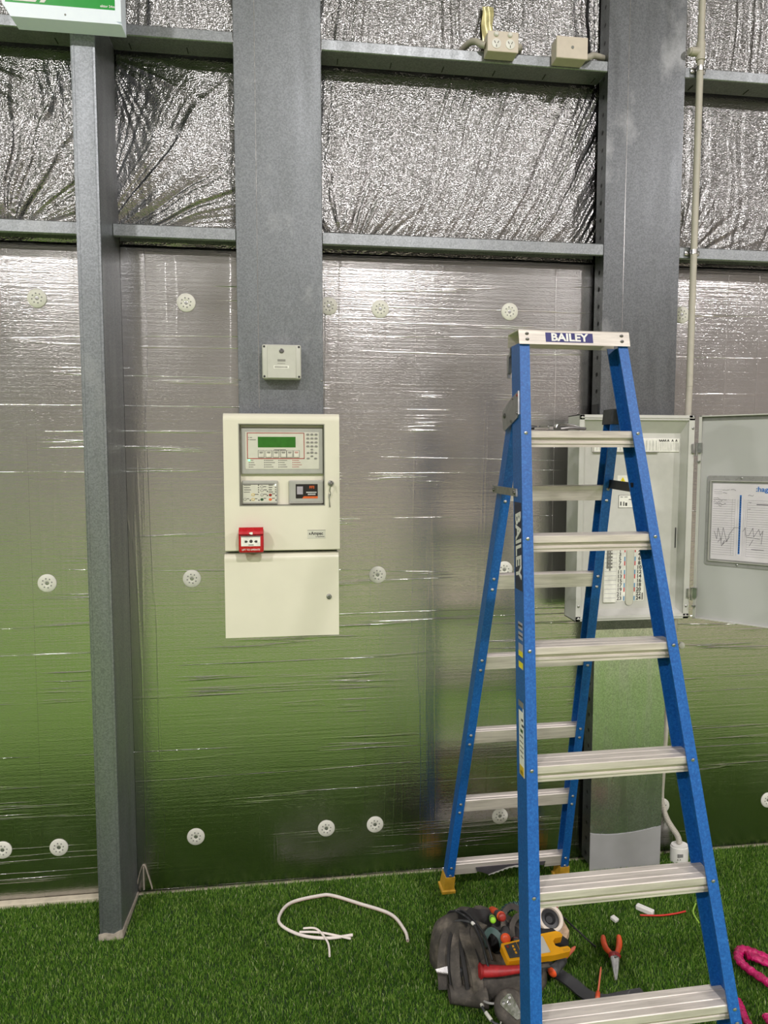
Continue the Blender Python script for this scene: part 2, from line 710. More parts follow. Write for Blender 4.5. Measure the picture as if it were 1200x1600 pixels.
struct(MB().box(ROOM['x0'], ROOM['x1'], ROOM['y0'], 0.3, ROOM['zt'], ROOM['zt'] + .1).build('ceiling', 'ceiling_grey'))
struct(MB().box(ROOM['x0'], ROOM['x1'], ROOM['y0'] - .1, ROOM['y0'], -0.1, ROOM['zt']).build('wall_front', 'hall_grey'))
struct(MB().box(ROOM['x0'] - .1, ROOM['x0'], ROOM['y0'], 0.3, -0.1, ROOM['zt']).build('wall_left', 'hall_grey'))
struct(MB().box(ROOM['x1'], ROOM['x1'] + .1, ROOM['y0'], 0.3, -0.1, ROOM['zt']).build('wall_right', 'hall_cream'))
WB = struct(MB().box(ROOM['x0'], ROOM['x1'], 0.24, 0.34, -0.1, ROOM['zt']).build('wall_back', 'galv_girt'))

# lower insulation boards, foil faced, with taped joints
ZB = 2.497
edges = [-10.9, -4.6, -3.4, -2.2, -1.006, 0.232, 1.45, 2.65, 3.85, 8.19]
for a, b in zip(edges[:-1], edges[1:]):
    MB().box(a + .0012, b - .0012, 0.0, 0.06, -0.010, ZB, 0.004, 1).build('insulation_board', 'foil_board', WB)
for e in (-1.006, 0.232, 1.45):
    w = 0.034
    P = []
    for i in range(2):
        row = []
        for j in range(60):
            z = 0.004 + (ZB - .01) * j / 59
            row.append((e + (-w if i == 0 else w), -0.0008, z))
        P.append(row)
    MB().box(e - w, e + w, -0.0012, 0.0005, 0.004, ZB - .005).build('joint_tape', 'foil_board', WB)


# ---- crinkled blanket between and above the girts
def vnoise1(x, seed):
    xi = np.floor(x).astype(np.int64)
    f = x - xi
    f = f * f * (3 - 2 * f)
    h = lambda k: (np.sin(k * 127.1 + seed * 311.7) * 43758.5453) % 1.0
    return h(xi) * (1 - f) + h(xi + 1) * f


def vnoise2(x, y, seed):
    xi, yi = np.floor(x), np.floor(y)
    fx, fy = x - xi, y - yi
    fx, fy = fx * fx * (3 - 2 * fx), fy * fy * (3 - 2 * fy)
    h = lambda a, b: (np.sin(a * 127.1 + b * 269.5 + seed * 311.7) * 43758.5453) % 1.0
    return (h(xi, yi) * (1 - fx) + h(xi + 1, yi) * fx) * (1 - fy) + (h(xi, yi + 1) * (1 - fx) + h(xi + 1, yi + 1) * fx) * fy


def ridge(n):
    return 1 - np.abs(2 * n - 1)


def blanket(x0, x1, z0, z1, seed, fans, slant, vert, nx, nz, name='foil_blanket'):
    X, Z = np.meshgrid(np.linspace(x0, x1, nx), np.linspace(z0, z1, nz), indexing='ij')
    u = (X - x0) / (x1 - x0)
    v = (Z - z0) / (z1 - z0)
    warp = (vnoise2(X * 5, Z * 4, seed) - .5) * 0.06 + (vnoise2(X * 14, Z * 9, seed + 2) - .5) * 0.014
    h = np.zeros_like(X)
    # vertical pleats, strongest towards the top
    for k, (fq, am) in enumerate(((14, .005), (34, .0050), (76, .0036), (150, .0016))):
        s = X + warp * (1.2 if k else 2) + slant * (1 - v) ** 1.4 * (u ** .7) * 1.0
        h += vert * am * ridge(vnoise1(s * fq, seed + k)) * (0.25 + 0.75 * vnoise2(X * 6, Z * 3, seed + 9 + k))
    # fans of folds pulled from fixing points
    for (fx, fz, amp, reach, fq) in fans:
        dx, dz = X - fx, Z - fz
        r = np.hypot(dx, dz)
        an = np.arctan2(dz, dx) + (vnoise2(X * 6, Z * 6, seed + 20) - .5) * .12
        fall = np.exp(-(r / reach) ** 2) * np.clip(r / .10, 0, 1)
        h += .75 * amp * fall * (.8 * ridge(vnoise1(an * fq, seed + 30)) + .5 * ridge(vnoise1(an * fq * 2.3, seed + 31)) + .25 * ridge(vnoise1(an * fq * 5.1, seed + 32)))
    # crumple and belly
    h += .0012 * (vnoise2(X * 38, Z * 26, seed + 40) - .5) + .0010 * (vnoise2(X * 110, Z * 50, seed + 41) - .5)
    edge = np.clip(np.minimum(v, 1 - v) / .16, 0, 1)
    h = h * (0.22 + .78 * edge) + .012 * np.sin(np.pi * np.clip(v, 0, 1)) * (0.6 + .4 * np.sin(np.pi * u))
    Yv = 0.016 - h
    co = np.stack([X, Yv, Z], -1).astype(np.float32)
    me = bpy.data.meshes.new(name)
    me.vertices.add(nx * nz)
    me.vertices.foreach_set('co', co.ravel())
    ii, jj = np.meshgrid(np.arange(nx - 1), np.arange(nz - 1), indexing='ij')
    a = (ii * nz + jj).ravel()
    L = np.stack([a, a + nz, a + nz + 1, a + 1], 1).astype(np.int32)
    me.loops.add(L.size)
    me.loops.foreach_set('vertex_index', L.ravel())
    me.polygons.add(len(L))
    me.polygons.foreach_set('loop_start', (np.arange(len(L)) * 4).astype(np.int32))
    me.update(calc_edges=True)
    me.polygons.foreach_set('use_smooth', np.ones(len(L), bool))
    me.materials.append(M['foil_blanket'])
    o = bpy.data.objects.new(name, me)
    C.objects.link(o)
    o.parent = WB
    return o


zl, zu = 2.506, 3.205
blanket(-1.7, -0.66, zl, zu, 3, [(-1.02, 2.50, .022, .50, 11), (-1.3, 3.2, .012, .4, 9)], 0.02, .9, 190, 150)
blanket(-0.66, -0.03, zl, zu, 5, [(-0.70, 2.50, .026, .55, 8), (-0.66, 3.18, .010, .35, 9)], 0.03, .45, 150, 150)
blanket(-0.03, 1.38, zl, zu, 8, [(0.22, 2.47, .014, .26, 9)], 0.45, 1.0, 420, 190)
blanket(1.38, 2.6, zl, zu, 12, [(1.58, 2.50, .012, .3, 8)], 0.08, 1.0, 240, 150)
zl2, zu2 = 3.18, 4.3
blanket(-1.7, -0.03, zl2, zu2, 15, [], 0.0, 1.5, 260, 60)
blanket(-0.03, 1.38, zl2, zu2, 18, [], 0.0, 1.7, 330, 60)
blanket(1.38, 2.6, zl2, zu2, 22, [], 0.0, 1.6, 240, 60)
# plain blanket out of view
MB().box(-10.9, -1.7, 0.005, 0.015, zl, 6.1).build('foil_blanket', 'foil_blanket', WB)
MB().box(2.6, 8.19, 0.005, 0.015, zl, 6.1).build('foil_blanket', 'foil_blanket', WB)
MB().box(-1.7, 2.6, 0.02, 0.03, 4.25, 6.1).build('foil_blanket', 'foil_blanket', WB)

# slab edge showing along the left foot of the wall
sb = MB()
sb.box(-1.75, -0.702, -0.034, -0.002, -0.016, 0.006, 0.002, 1)
struct(sb.build('baseboard_back', 'concrete'))
# smear of dried glue beside the post
gm = MB()
gm.tube(spline([(-.626, -.002, .006), (-.618, -.003, .055), (-.604, -.003, .100), (-.597, -.003, .108), (-.590, -.003, .100), (-.577, -.003, .05), (-.566, -.002, .006)], 5), .0055, 6, True, .35)
gm.tube([(-.598, -.002, .004), (-.598, -.003, .06), (-.597, -.003, .104)], .003, 6)
gm.build('glue_smear', 'dust', WB)

# ================================================================== STEEL
def girt(x0, x1, zb, zt, label, group, slots=0.0, inverted=False):
    """C girt: horizontal web, upstand flange with lip facing the room"""
    yf, yb = -0.098, -0.001
    t = .0025
    lip = .012
    poly = [(yb, zb), (yf + .003, zb), (yf, zb + .003), (yf, zt - .003), (yf + .003, zt), (yf + lip, zt),
            (yf + lip, zt - t), (yf + t, zt - t), (yf + t, zb + t), (yb - t, zb + t), (yb - t, zt - .012), (yb, zt - .012)]
    if inverted:      # web on top, open underneath
        poly = [(a, zb + zt - b) for a, b in poly]
    m = MB()
    m.prism(poly, lambda a, b, t_: (t_, a, b), x0, x1)
    root = thing('wall_girt', label, 'girt', ((x0 + x1) / 2, 0, zb), 0, group)
    m.build('section', 'galv_girt', root)
    if slots:
        k = x0 + .06
        q = MB()
        while k < x1 - .02:
            q.box(k, k + .003, -.050, -.014, zb - .0022, zb + .0001, mat=None)
            k += slots
        q.build('pressed_slots', 'dark_hole', root, kind='stuff')
    return root


PX0, PX1 = -0.700, -0.621
CX0, CX1 = -0.191, 0.122
RX0, RX1 = 1.216, 1.530
G1 = 'upper wall girts'
G2 = 'lower wall girts'
girt(-1.75, PX0 - .002, 3.188, 3.228, 'upper galvanised girt left of the free-standing post, under the exit sign', G1, .22)
girt(PX1 + .002, CX0 - .002, 3.188, 3.228, 'upper galvanised girt between the post and the plain middle column', G1, .20)
UG = girt(CX1 + .002, RX0 - .002, 3.188, 3.228, 'upper galvanised girt carrying the power outlet and junction box', G1, .20)
girt(RX1 + .002, 2.62, 3.188, 3.228, 'upper galvanised girt right of the holed column, behind the conduit tee', G1, .24)
girt(-1.75, PX0 - .002, 2.503, 2.548, 'lower galvanised girt left of the free-standing post', G2, inverted=True)
girt(PX1 + .002, CX0 - .002, 2.503, 2.548, 'lower galvanised girt between the post and the plain middle column', G2, inverted=True)
girt(CX1 + .002, RX0 - .002, 2.503, 2.548, 'lower galvanised girt between the two wide columns, above the ladder', G2, inverted=True)
girt(RX1 + .002, 2.62, 2.503, 2.548, 'lower galvanised girt right of the holed column with a conduit saddle', G2, inverted=True)

# free-standing post
root = thing('steel_post', 'narrow galvanised steel post standing on the grass, left of the fire panel', 'post', ((PX0 + PX1) / 2, -.13, -.016))
pm = MB()
zt = 6.2
x0, x1, y0, y1 = PX0, PX1, -.262, -.003
poly = [(x0 + .006, y0), (x1 - .006, y0), (x1 - .0015, y0 + .0015), (x1, y0 + .006), (x1, y1), (x1 - .003, y1), (x1 - .003, y0 + .008),
        (x0 + .003, y0 + .008), (x0 + .003, y1), (x0, y1), (x0, y0 + .006), (x0 + .0015, y0 + .0015)]
pm.prism(poly, lambda a, b, t_: (a, b, t_), -.016, zt)
pm.build('channel', 'galv_post', root)
rb = MB()
rb.box(x0 + .010, x0 + .0125, y0 - .0012, y0, -.01, zt)
rb.box(x1 - .0125, x1 - .010, y0 - .0012, y0, -.01, zt)
rb.build('rolled_edge', 'galv_post', root)
du = MB()
du.prism([(x0 - .002, -.016), (x0 - .002, .012), (x0 + .02, .016), (x0 + .05, .010), (x1 - .01, .02), (x1 + .002, .024), (x1 + .002, -.016)],
         lambda a, b, t_: (a, t_, b), y0 - .004, y0 - .0005)
du.prism([(y0, -.016), (y0, .02), (y0 + .05, .02), (y0 + .12, .012), (y0 + .2, .006), (y0 + .25, .004), (y0 + .25, -.016)],
         lambda a, b, t_: (t_, a, b), x1 + .0005, x1 + .004)
du.build('dust_crust', 'dust', root)

# middle column (ends behind the fire panel)
root = thing('steel_column', 'wide plain galvanised column carrying the grey box and the fire panel', 'column', ((CX0 + CX1) / 2, -.05, 1.25))
cm = MB()
cm.box(CX0, CX1, -.100, -.003, 1.25, 6.2, .003, 2)
cm.build('web_plate', 'galv', root)
ln = MB().box(-.1165, -.1147, -.1012, -.0995, 1.9, 6.19)
ln.build('scribed_line', 'chrome', root)
sc = MB()
for (sx_, sz_) in ((CX0 + .006, 2.005), (CX1 - .006, 2.005)):
    sc.lathe([(.004, 0), (.004, .002), (.002, .0035)], (sx_, -.1, sz_), (0, -1, 0), 10)
sc.build('rivets', 'steel_mid', root, kind='stuff')

# right column: flat web towards the room, perforated flange on its left
root = thing('steel_column', 'wide galvanised column with a holed flange, behind the switchboard', 'column', ((RX0 + RX1) / 2, -.05, 0))
cm = MB()
P = []
for z, y in ((6.2, -.100), (1.95, -.100), (1.0, -.100)):
    pass
cm.box(RX0, RX1, -.100, -.097, 1.02, 6.2)
cm.build('web_plate', 'galv_sheet', root)
MB().box(RX0 + .0005, RX1, -.1005, -.0975, 0.168, 1.019).build('cover_sheet', 'galv_bright', root)
kk = MB()
film = [(RX0 + .001, -.008), (RX1 - .001, -.008)]
for j in range(13):
    u_ = 1 - j / 12
    film.append((RX0 + .001 + (RX1 - RX0 - .002) * u_, .1465 + .011 * ((u_ - .35) / .35) ** 2 * (1 if u_ < .35 else .62)))
kk.prism(film, lambda a, b, t_: (a, t_, b), -.1018, -.0985)
kk.build('dull_film_on_foot', 'film_grey', root)
MB().box(RX0 + .0005, RX1, -.0985, -.0975, 0.0, 0.168).build('cover_sheet', 'galv_bright', root)
MB().box(RX1 - .003, RX1, -.097, -.003, 0.0, 6.2).build('plain_flange', 'galv', root)
fl = MB()
fy0, fy1 = -.097, -.022
pitch = .0665
z = 0.02
hr = .0098
cy = -.062
while z < 4.2:
    # one flange cell with an octagonal hole
    for xx in (RX0, RX0 + .003):
        ring = [(xx, cy + hr * math.cos(a), z + pitch / 2 + hr * math.sin(a)) for a in [PI / 8 + PI / 4 * k for k in range(8)]]
        out = [(xx, fy1, z + pitch * .75), (xx, cy + .012, z + pitch), (xx, cy - .012, z + pitch), (xx, fy0, z + pitch * .75),
               (xx, fy0, z + pitch * .25), (xx, cy - .012, z), (xx, cy + .012, z), (xx, fy1, z + pitch * .25)]
        fl.add(ring + out, [(k, (k + 1) % 8, 8 + (k + 1) % 8, 8 + k) for k in range(8)])
        cor = [(xx, fy1, z + pitch), (xx, fy0, z + pitch), (xx, fy0, z), (xx, fy1, z)]
        b = len(fl.v) - 16
        fl.v += cor
        c0 = len(fl.v) - 4
        fl.f += [(b + 8, b + 9, c0), (b + 10, b + 11, c0 + 1), (b + 12, b + 13, c0 + 2), (b + 14, b + 15, c0 + 3)]
    z += pitch
fl.build('perforated_flange', 'galv_sheet', root)
MB().box(RX0 + .02, RX0 + .022, -.09, -.003, 0.0, 4.2).build('hole_shade_sheet', 'dark_hole', root)  # added dark sheet, stands in for the shade behind the flange holes
ln = MB().box(1.2975, 1.2992, -.1010, -.0995, 1.9, 6.19)
ln.build('scribed_line', 'chrome', root)
MB().box(RX0 - .004, RX0 + .001, -.085, -.03, 1.86, 1.93).build('tape_patch', 'black_plastic', root)

# ================================================================== WASHERS
wash = [(-.917, 2.299, 'upper row, left of the steel post'), (-.386, 2.298, 'upper row, between the post and the middle column'),
        (.149, 2.301, 'upper row, half hidden by the middle column edge'), (.350, 2.295, 'upper row, right of the middle column beside the joint'),
        (.871, 2.299, 'upper row, just above the ladder top'), (1.6065, 2.306, 'upper row, right of the conduit'),
        (-.919, 1.244, 'middle row, left of the steel post'), (-.3865, 1.249, 'middle row, between the post and the fire panel'),
        (.339, 1.248, 'middle row, right of the fire panel'), (.864, 1.258, 'middle row, half hidden by a rear ladder step'),
        (-1.1196, .208, 'bottom row, cut by the left picture edge'), (-.913, .203, 'bottom row, just left of the steel post'),
        (-.393, .208, 'bottom row, right of the glue smear'), (.127, .205, 'bottom row, left one of the close pair'),
        (.3276, .207, 'bottom row, right one of the close pair'), (.859, .206, 'bottom row, seen between the rear ladder steps'),
        (1.5886, .201, 'bottom row, half behind the holed column'), (2.0938, .194, 'bottom row, cut by the right picture edge')]


def make_washer():
    r = thing('fixing_washer', '', 'washer', (0, 0, 0), 0, 'white fixing washers on the foil wall')
    m = MB()
    m.lathe([(.0345, 0), (.0345, .0012), (.033, .0026), (.013, .0034), (.0095, .0030), (.0075, .0012)], (0, 0, 0), (0, -1, 0), 32)
    m.build('disc', 'washer_plastic', r, smooth=50)
    h = MB()
    for k in range(8):
        a = 2 * PI * k / 8 + .2
        h.lathe([(.0028, 0), (.0028, .0036), (.0022, .0037)], (.0175 * math.cos(a), 0, .0175 * math.sin(a)), (0, -1, 0), 8)
    h.build('perforations', 'mid_grey_mark', r)
    s_ = MB()
    s_.lathe([(.0072, .001), (.0072, .0018), (.004, .0024), (.0035, .0018)], (0, 0, 0), (0, -1, 0), 12)
    s_.build('screw', 'steel_mid', r)
    return r


w0_ = make_washer()
for i, (wx, wz, ll) in enumerate(wash):
    w_ = w0_ if i == 0 else copy_tree(w0_)
    w_.location = (wx, -.0004 if abs(wx - .232) > .04 else -.0014, wz)
    w_['label'] = 'white washer disc on foil wall, ' + ll

# ================================================================== EXIT SIGN
root = thing('exit_sign', 'green and white emergency exit sign at the top of the steel post', 'sign', (-.69, -.262, 3.09))
hs = MB()
hs.prism([(-.878, 3.128), (-.853, 3.0885), (-.521, 3.0885), (-.521, 3.335), (-.878, 3.335)], lambda a, b, t_: (a, t_, b), -.328, -.264)
hs.build('housing', 'sign_white', root)
fr = MB()
fr.box(-.539, -.521, -.334, -.328, 3.096, 3.335)
fr.prism([(-.535, 3.096), (-.522, 3.0885), (-.853, 3.0885), (-.868, 3.118), (-.868, 3.130), (-.535, 3.130)], lambda a, b, t_: (a, t_, b), -.333, -.328)
fr.build('frame', 'sign_white', root)
MB().box(-.868, -.539, -.3315, -.328, 3.131, 3.33).build('green_face', 'sign_green', root)
pg = MB()
f3 = lambda a, b, t_: (a, t_, b)
pg.prism([(-.845, 3.1365), (-.778, 3.1365), (-.765, 3.155), (-.765, 3.30), (-.84, 3.30)], f3, -.3325, -.3313)
pg.build('pictogram_doorway', 'sticker_white', root)
pg = MB()
pg.prism([(-.766, 3.1365), (-.752, 3.1365), (-.728, 3.170), (-.70, 3.20), (-.715, 3.21), (-.745, 3.175)], f3, -.3325, -.3313)
pg.build('pictogram_leg', 'sticker_white', root)
text('lettering', 'ektor 24m', .0105, (-.562, -.3318, 3.1405), 'sticker_white', root, bold=.0003)
MB().lathe([(.003, 0), (.003, .001)], (-.69, -.333, 3.105), (0, -1, 0), 10).build('screw_cap', 'mid_grey_mark', root)

# ================================================================== GREY BOX ON COLUMN
root = thing('junction_box', 'small square grey sounder box screwed to the middle column', 'box', (-.031, -.1, 2.005))
bx_ = MB()
bx_.box(-.1005, .0385, -.140, -.1005, 2.004, 2.126, .006, 3)
bx_.build('base', 'box_grey', root, smooth=True)
bx_ = MB()
bx_.box(-.1015, .0395, -.153, -.140, 2.003, 2.127, .007, 3)
bx_.box(-.083, .021, -.155, -.152, 2.006, 2.122, .0015, 1)
bx_.build('lid', 'box_grey', root, smooth=True)
for sx_ in (-.0935, .0315):
    for sz_ in (2.0115, 2.1185):
        MB().lathe([(.004, 0), (.004, .0008), (.0015, .0009)], (sx_, -.1528, sz_), (0, -1, 0), 12).build('lid_screw', 'dark_hole', root)
MB().lathe([(.009, 0), (.0088, .002), (.006, .003), (.0055, .001)], (-.031, -.155, 2.1035), (0, -1, 0), 16).build('lens', 'steel_dark', root, smooth=True)
lb = MB()
lb.box(-.060, -.005, -.1556, -.1549, 2.040, 2.051)
lo = lb.build('label_strip', 'label_white', root)
tb_ = MB()
for i in range(9):
    tb_.box(-.056 + i * .0052, -.0525 + i * .0052, -.1559, -.1555, 2.0425, 2.0485)
tb_.build('label_print', 'print_mid', lo)
tb_ = MB()
for i in range(6):
    tb_.box(-.0455 + i * .0048, -.0418 + i * .0048, -.1554, -.1549, 2.0655, 2.0735)
for i in range(7):
    tb_.box(-.045 + i * .004, -.043 + i * .004, -.1554, -.1549, 2.057, 2.060)
tb_.build('moulded_print', 'print_mid', root)

# ================================================================== FIRE PANEL
YF = -.25
fx = lambda u: -.1791 + (u - 374) * .002227
fz = lambda v: 1.8154 - (v - 671) * .002251
root = thing('fire_alarm_panel', 'cream fire alarm panel cabinet with display window on the middle column', 'alarm panel', (-.034, -.1, 1.074))
bd = MB()
bd.box(-.231, .166, -.2155, -.101, 1.384, 1.870)
bd.build('upper_body', 'cream_edge', root)
# upper door with window opening
wx0, wx1, wz0, wz1 = -.183, .1185, 1.545, 1.836
dx0, dx1, dz0, dz1 = -.2351, .1708, 1.386, 1.8727
dm = MB()
dm.box(dx0, wx0, YF, -.216, dz0 + .0025, wz1)
dm.box(wx1, dx1, YF, -.216, dz0 + .0025, wz1)
dm.box(wx0, wx1, YF, -.216, dz0 + .0025, wz0)
top = [(-.233, wz1), (YF, wz1), (YF, dz1 - .024)] + [(YF + .022 * (1 - math.cos(a)), dz1 - .024 + .024 * math.sin(a)) for a in (.3, .6, .9, 1.2, PI / 2)] + [(-.200, dz1), (-.200, dz1 - .004), (-.233, dz1 - .004)]
dm.prism(top, lambda a, b, t_: (t_, a, b), dx0, dx1)
dm.prism([(YF + .006, dz0 - .001), (YF + .0005, dz0 + .0025), (-.233, dz0 + .0025), (-.233, dz0 - .001)], lambda a, b, t_: (t_, a, b), dx0, dx1)
door = dm.build('display_door', 'cream_paint', root)
wf = MB()
wf.box(wx0 + .0003, wx0 + .003, YF + .001, -.2165, wz0 + .0003, wz1 - .0003)
wf.box(wx1 - .003, wx1 - .0003, YF + .001, -.2165, wz0 + .0003, wz1 - .0003)
wf.box(wx0 + .0031, wx1 - .0031, YF + .001, -.2165, wz1 - .003, wz1 - .0003)
wf.box(wx0 + .0031, wx1 - .0031, YF + .001, -.2165, wz0 + .0003, wz0 + .003)
wf.build('window_reveal', 'cream_edge', door)
MB().box(wx0 + .004, wx1 - .004, -.2195, -.216, wz0 + .004, wz1 - .004).build('inner_plate', 'cream_paint', root)
# main display unit
u1 = MB().box(fx(375.5), fx(505.5), -.232, -.2195, fz(741), fz(668), .004, 2).build('display_unit', 'bezel_grey', root)
MB().box(fx(382), fx(499), -.2332, -.2315, fz(733), fz(674.5), .001, 1).build('fascia', 'panel_face', u1)
YB_ = -.2332


def bar(mb, u0, u1_, v0, v1, d=.0006, y=None):
    y = YB_ if y is None else y
    return mb.box(fx(u0), fx(u1_), y - d, y + .0002, fz(v1), fz(v0))


rl = MB()
bar(rl, 385, 475.5, 675.6, 676.6); bar(rl, 385, 475.5, 715.6, 716.8)
bar(rl, 385, 386.1, 675.6, 716.8); bar(rl, 474.4, 475.5, 675.6, 716.8)
rl.build('red_border', 'fascia_line', u1)
bar(MB(), 402, 461.5, 682, 698.6).build('display_screen', 'lcd_green', u1)
for i, uu in enumerate((402, 413.7, 425.4, 437.1, 447.2, 457.8)):
    m_ = MB()
    m_.box(fx(uu), fx(uu + 10), YB_ - .0012, YB_, fz(715), fz(703), .0010, 2)
    b_ = m_.build('push_button', 'key_grey', u1)
    m_ = MB()
    m_.box(fx(uu + .8), fx(uu + 9.2), YB_ - .0018, YB_ - .001, fz(714.2), fz(703.8), .0005, 2)
    m_.box(fx(uu + 1.5), fx(uu + 8.5), YB_ - .0026, YB_ - .001, fz(714), fz(710.2), .0008, 2)
    m_.build('button_face', 'button_face', b_)
    m_ = MB()
    bar(m_, uu + 2, uu + 8, 705.3, 706.2, .0004, YB_ - .0018); bar(m_, uu + 2.6, uu + 7.4, 707.1, 707.9, .0004, YB_ - .0018)
    m_.build('button_print', 'fascia_line' if i == 5 else 'print_dark', b_)
m_ = MB()
bar(m_, 427.5, 446, 702, 702.8); bar(m_, 428, 433, 703.5, 705.5); bar(m_, 440, 444, 703.5, 705.5)
m_.build('button_bracket', 'print_dark', u1)


def oval(mb, uc, vc, ru, rv, y0, y1, seg=14):
    mb.prism([(fx(uc) + ru * math.cos(2 * PI * k / seg), fz(vc) + rv * math.sin(2 * PI * k / seg)) for k in range(seg)], lambda a, b, t_: (a, t_, b), y0, y1)
    return mb


for r_ in range(4):
    for c_ in range(3):
        oval(MB(), 481 + c_ * 6.6, 678.2 + r_ * 6.2, .0058, .0036, YB_ - .0016, YB_).build('keypad_key', 'key_grey', u1)
for (uu, vv, ru, rv) in ((487.4, 701.8, .005, .003), (481.2, 707.2, .005, .003), (487.4, 706.6, .006, .004), (493.8, 707.2, .005, .003), (487.4, 712.4, .005, .003), (481.4, 716, .0058, .003), (493.2, 716, .0058, .003)):
    oval(MB(), uu, vv, ru, rv, YB_ - .0016, YB_).build('keypad_key', 'key_grey', u1)
for c_, uu in enumerate((387.5, 411.5, 434, 456.3)):
    m_ = MB()
    for r_ in range(4):
        vv = 719 + r_ * 3.5
        if not (c_ == 0 and r_ == 0):
            bar(m_, uu, uu + 1.3, vv - .6, vv + .6)
        bar(m_, uu + 2, uu + (10, 17, 14, 15)[c_] * (.7 + .3 * ((r_ * 7 + c_) % 3) / 2), vv - .35, vv + .35, .0004)
    m_.build('indicator_legend', 'fascia_line' if c_ == 3 else 'print_dark', u1)
m_ = MB()
bar(m_, 387, 388.2, 682.6, 683.6); bar(m_, 389.5, 393, 682.8, 683.6); bar(m_, 387, 388.2, 686, 687); bar(m_, 389.5, 399, 686.2, 687)
m_.build('status_legend', 'print_dark', u1)
oval(MB(), 388, 718.6, .0034, .0034, YB_ - .002, YB_).build('green_lamp', 'led_green', u1)
# lower left indicator unit
u2 = MB().box(fx(376), fx(432.5), -.232, -.2195, fz(788), fz(751), .003, 2).build('indicator_unit', 'bezel_grey', root)
MB().box(fx(377.5), fx(430.5), -.2330, -.2315, fz(785.5), fz(756.2), .001, 1).build('fascia', 'panel_face', u2)
YB_ = -.2330
m_ = MB()
bar(m_, 377.5, 428, 756, 757)
for r_ in range(4):
    vv = 758.2 + r_ * 3.6
    bar(m_, 379, 390 - (r_ % 2) * 1.5, vv - .4, vv + .4)
    bar(m_, 401.2, 403, vv - .7, vv + .7)
    bar(m_, 418, 425 - (r_ % 3), vv - .5, vv + .5)
    if r_ > 0:
        bar(m_, 428, 430, vv - .6, vv + .6)
for (a_, b_, c_) in ((395, 402, 772.2), (383.5, 387, 779), (396, 400, 779), (410, 414, 760), (410, 415, 765), (410, 415, 772), (410, 414, 778.5), (423, 428, 771.5), (423, 427.5, 778.5)):
    bar(m_, a_, b_, c_, c_ + .9)
for (a_, c_) in ((388, 782), (401.6, 782), (415, 774.5), (415, 768), (428.5, 774.6), (428.5, 782)):
    bar(m_, a_, a_ + 1.8, c_ - .9, c_ + .9)
m_.build('indicator_legend', 'print_dark', u2)
for (uu, vv, mt) in ((393.3, 773.3, 'led_yellow'), (393.3, 780.6, 'led_yellow'), (380.5, 780.5, 'key_grey'), (407.3, 780.8, 'led_dark_green'), (420.5, 773.8, 'led_red'), (420.5, 780.8, 'led_orange'),
                     (407.3, 760.5, 'button_face'), (407.3, 766.5, 'button_face'), (407.3, 773.5, 'button_face')):
    k_ = oval(MB(), uu, vv, .0056, .0048, YB_ - .001, YB_).build('round_button', 'key_grey' if mt in ('button_face', 'key_grey') else mt, u2)
    oval(MB(), uu, vv, .0038, .0032, YB_ - .0016, YB_ - .0005).build('button_cap', 'panel_face' if mt in ('button_face', 'key_grey', 'led_yellow') else mt, k_)
oval(MB(), 428.8, 757.8, .002, .002, YB_ - .0015, YB_).build('white_lamp', 'led_white', u2)
# lower right blank unit with black service sticker
u3 = MB().box(fx(450), fx(505.5), -.232, -.2195, fz(788), fz(751), .003, 2).build('sticker_unit', 'bezel_grey', root)
MB().box(fx(452), fx(503.5), -.2330, -.2315, fz(785), fz(753.5), .001, 1).build('fascia', 'bezel_grey', u3)
bar(MB(), 461, 496.3, 756.8, 779.6, .0005).build('service_sticker', 'sticker_black', u3)
YS = -.2335
m_ = MB()
bar(m_, 463, 472.5, 760.5, 773, .0003, YS)
m_.build('sticker_pale_square', 'paper_line', u3)
m_ = MB()
m_.prism([(fx(471), fz(779.6)), (fx(496.3), fz(779.6)), (fx(496.3), fz(776.3)), (fx(474), fz(776.3))], lambda a, b, t_: (a, t_, b), YS - .0003, YS + .0001)
m_.build('sticker_orange_band', 'sticker_orange', u3)
text('lettering', 'FFS', .0135, (fx(487), YS - .0002, fz(762)), 'sticker_orange', u3, bold=.0002, extrude=.0002)
m_ = MB()
for (a_, b_, c_) in ((478, 495, 770), (480.5, 493.5, 773.2)):
    k_ = a_
    while k_ < b_ - .5:
        bar(m_, k_, k_ + 1.5, c_ - .9, c_ + .9, .0003, YS)
        k_ += 2.1
m_.build('sticker_print', 'sticker_white', u3)
# name label
YB_ = YF
bar(MB(), 479, 508, 830, 843.5, .0008, YF).build('name_label', 'panel_face', door)
m_ = MB()
bar(m_, 479, 508, 829.6, 830.4, .0012, YF)
m_.build('label_rim', 'cream_edge', door)
text('lettering', 'Ampac', .0155, (fx(484.6), YF - .0009, fz(835.2)), 'print_dark', door, align='LEFT', bold=.00045)
text('lettering', 'LoopSense', .0072, (fx(499), YF - .0009, fz(840.2)), 'print_mid', door, bold=.0002)
m_ = MB()
m_.prism([(fx(481.2), fz(837)), (fx(484.2), fz(837)), (fx(482.7), fz(833.2))], lambda a, b, t_: (a, t_, b), YF - .0012, YF - .0005)
m_.build('label_emblem', 'print_dark', door)
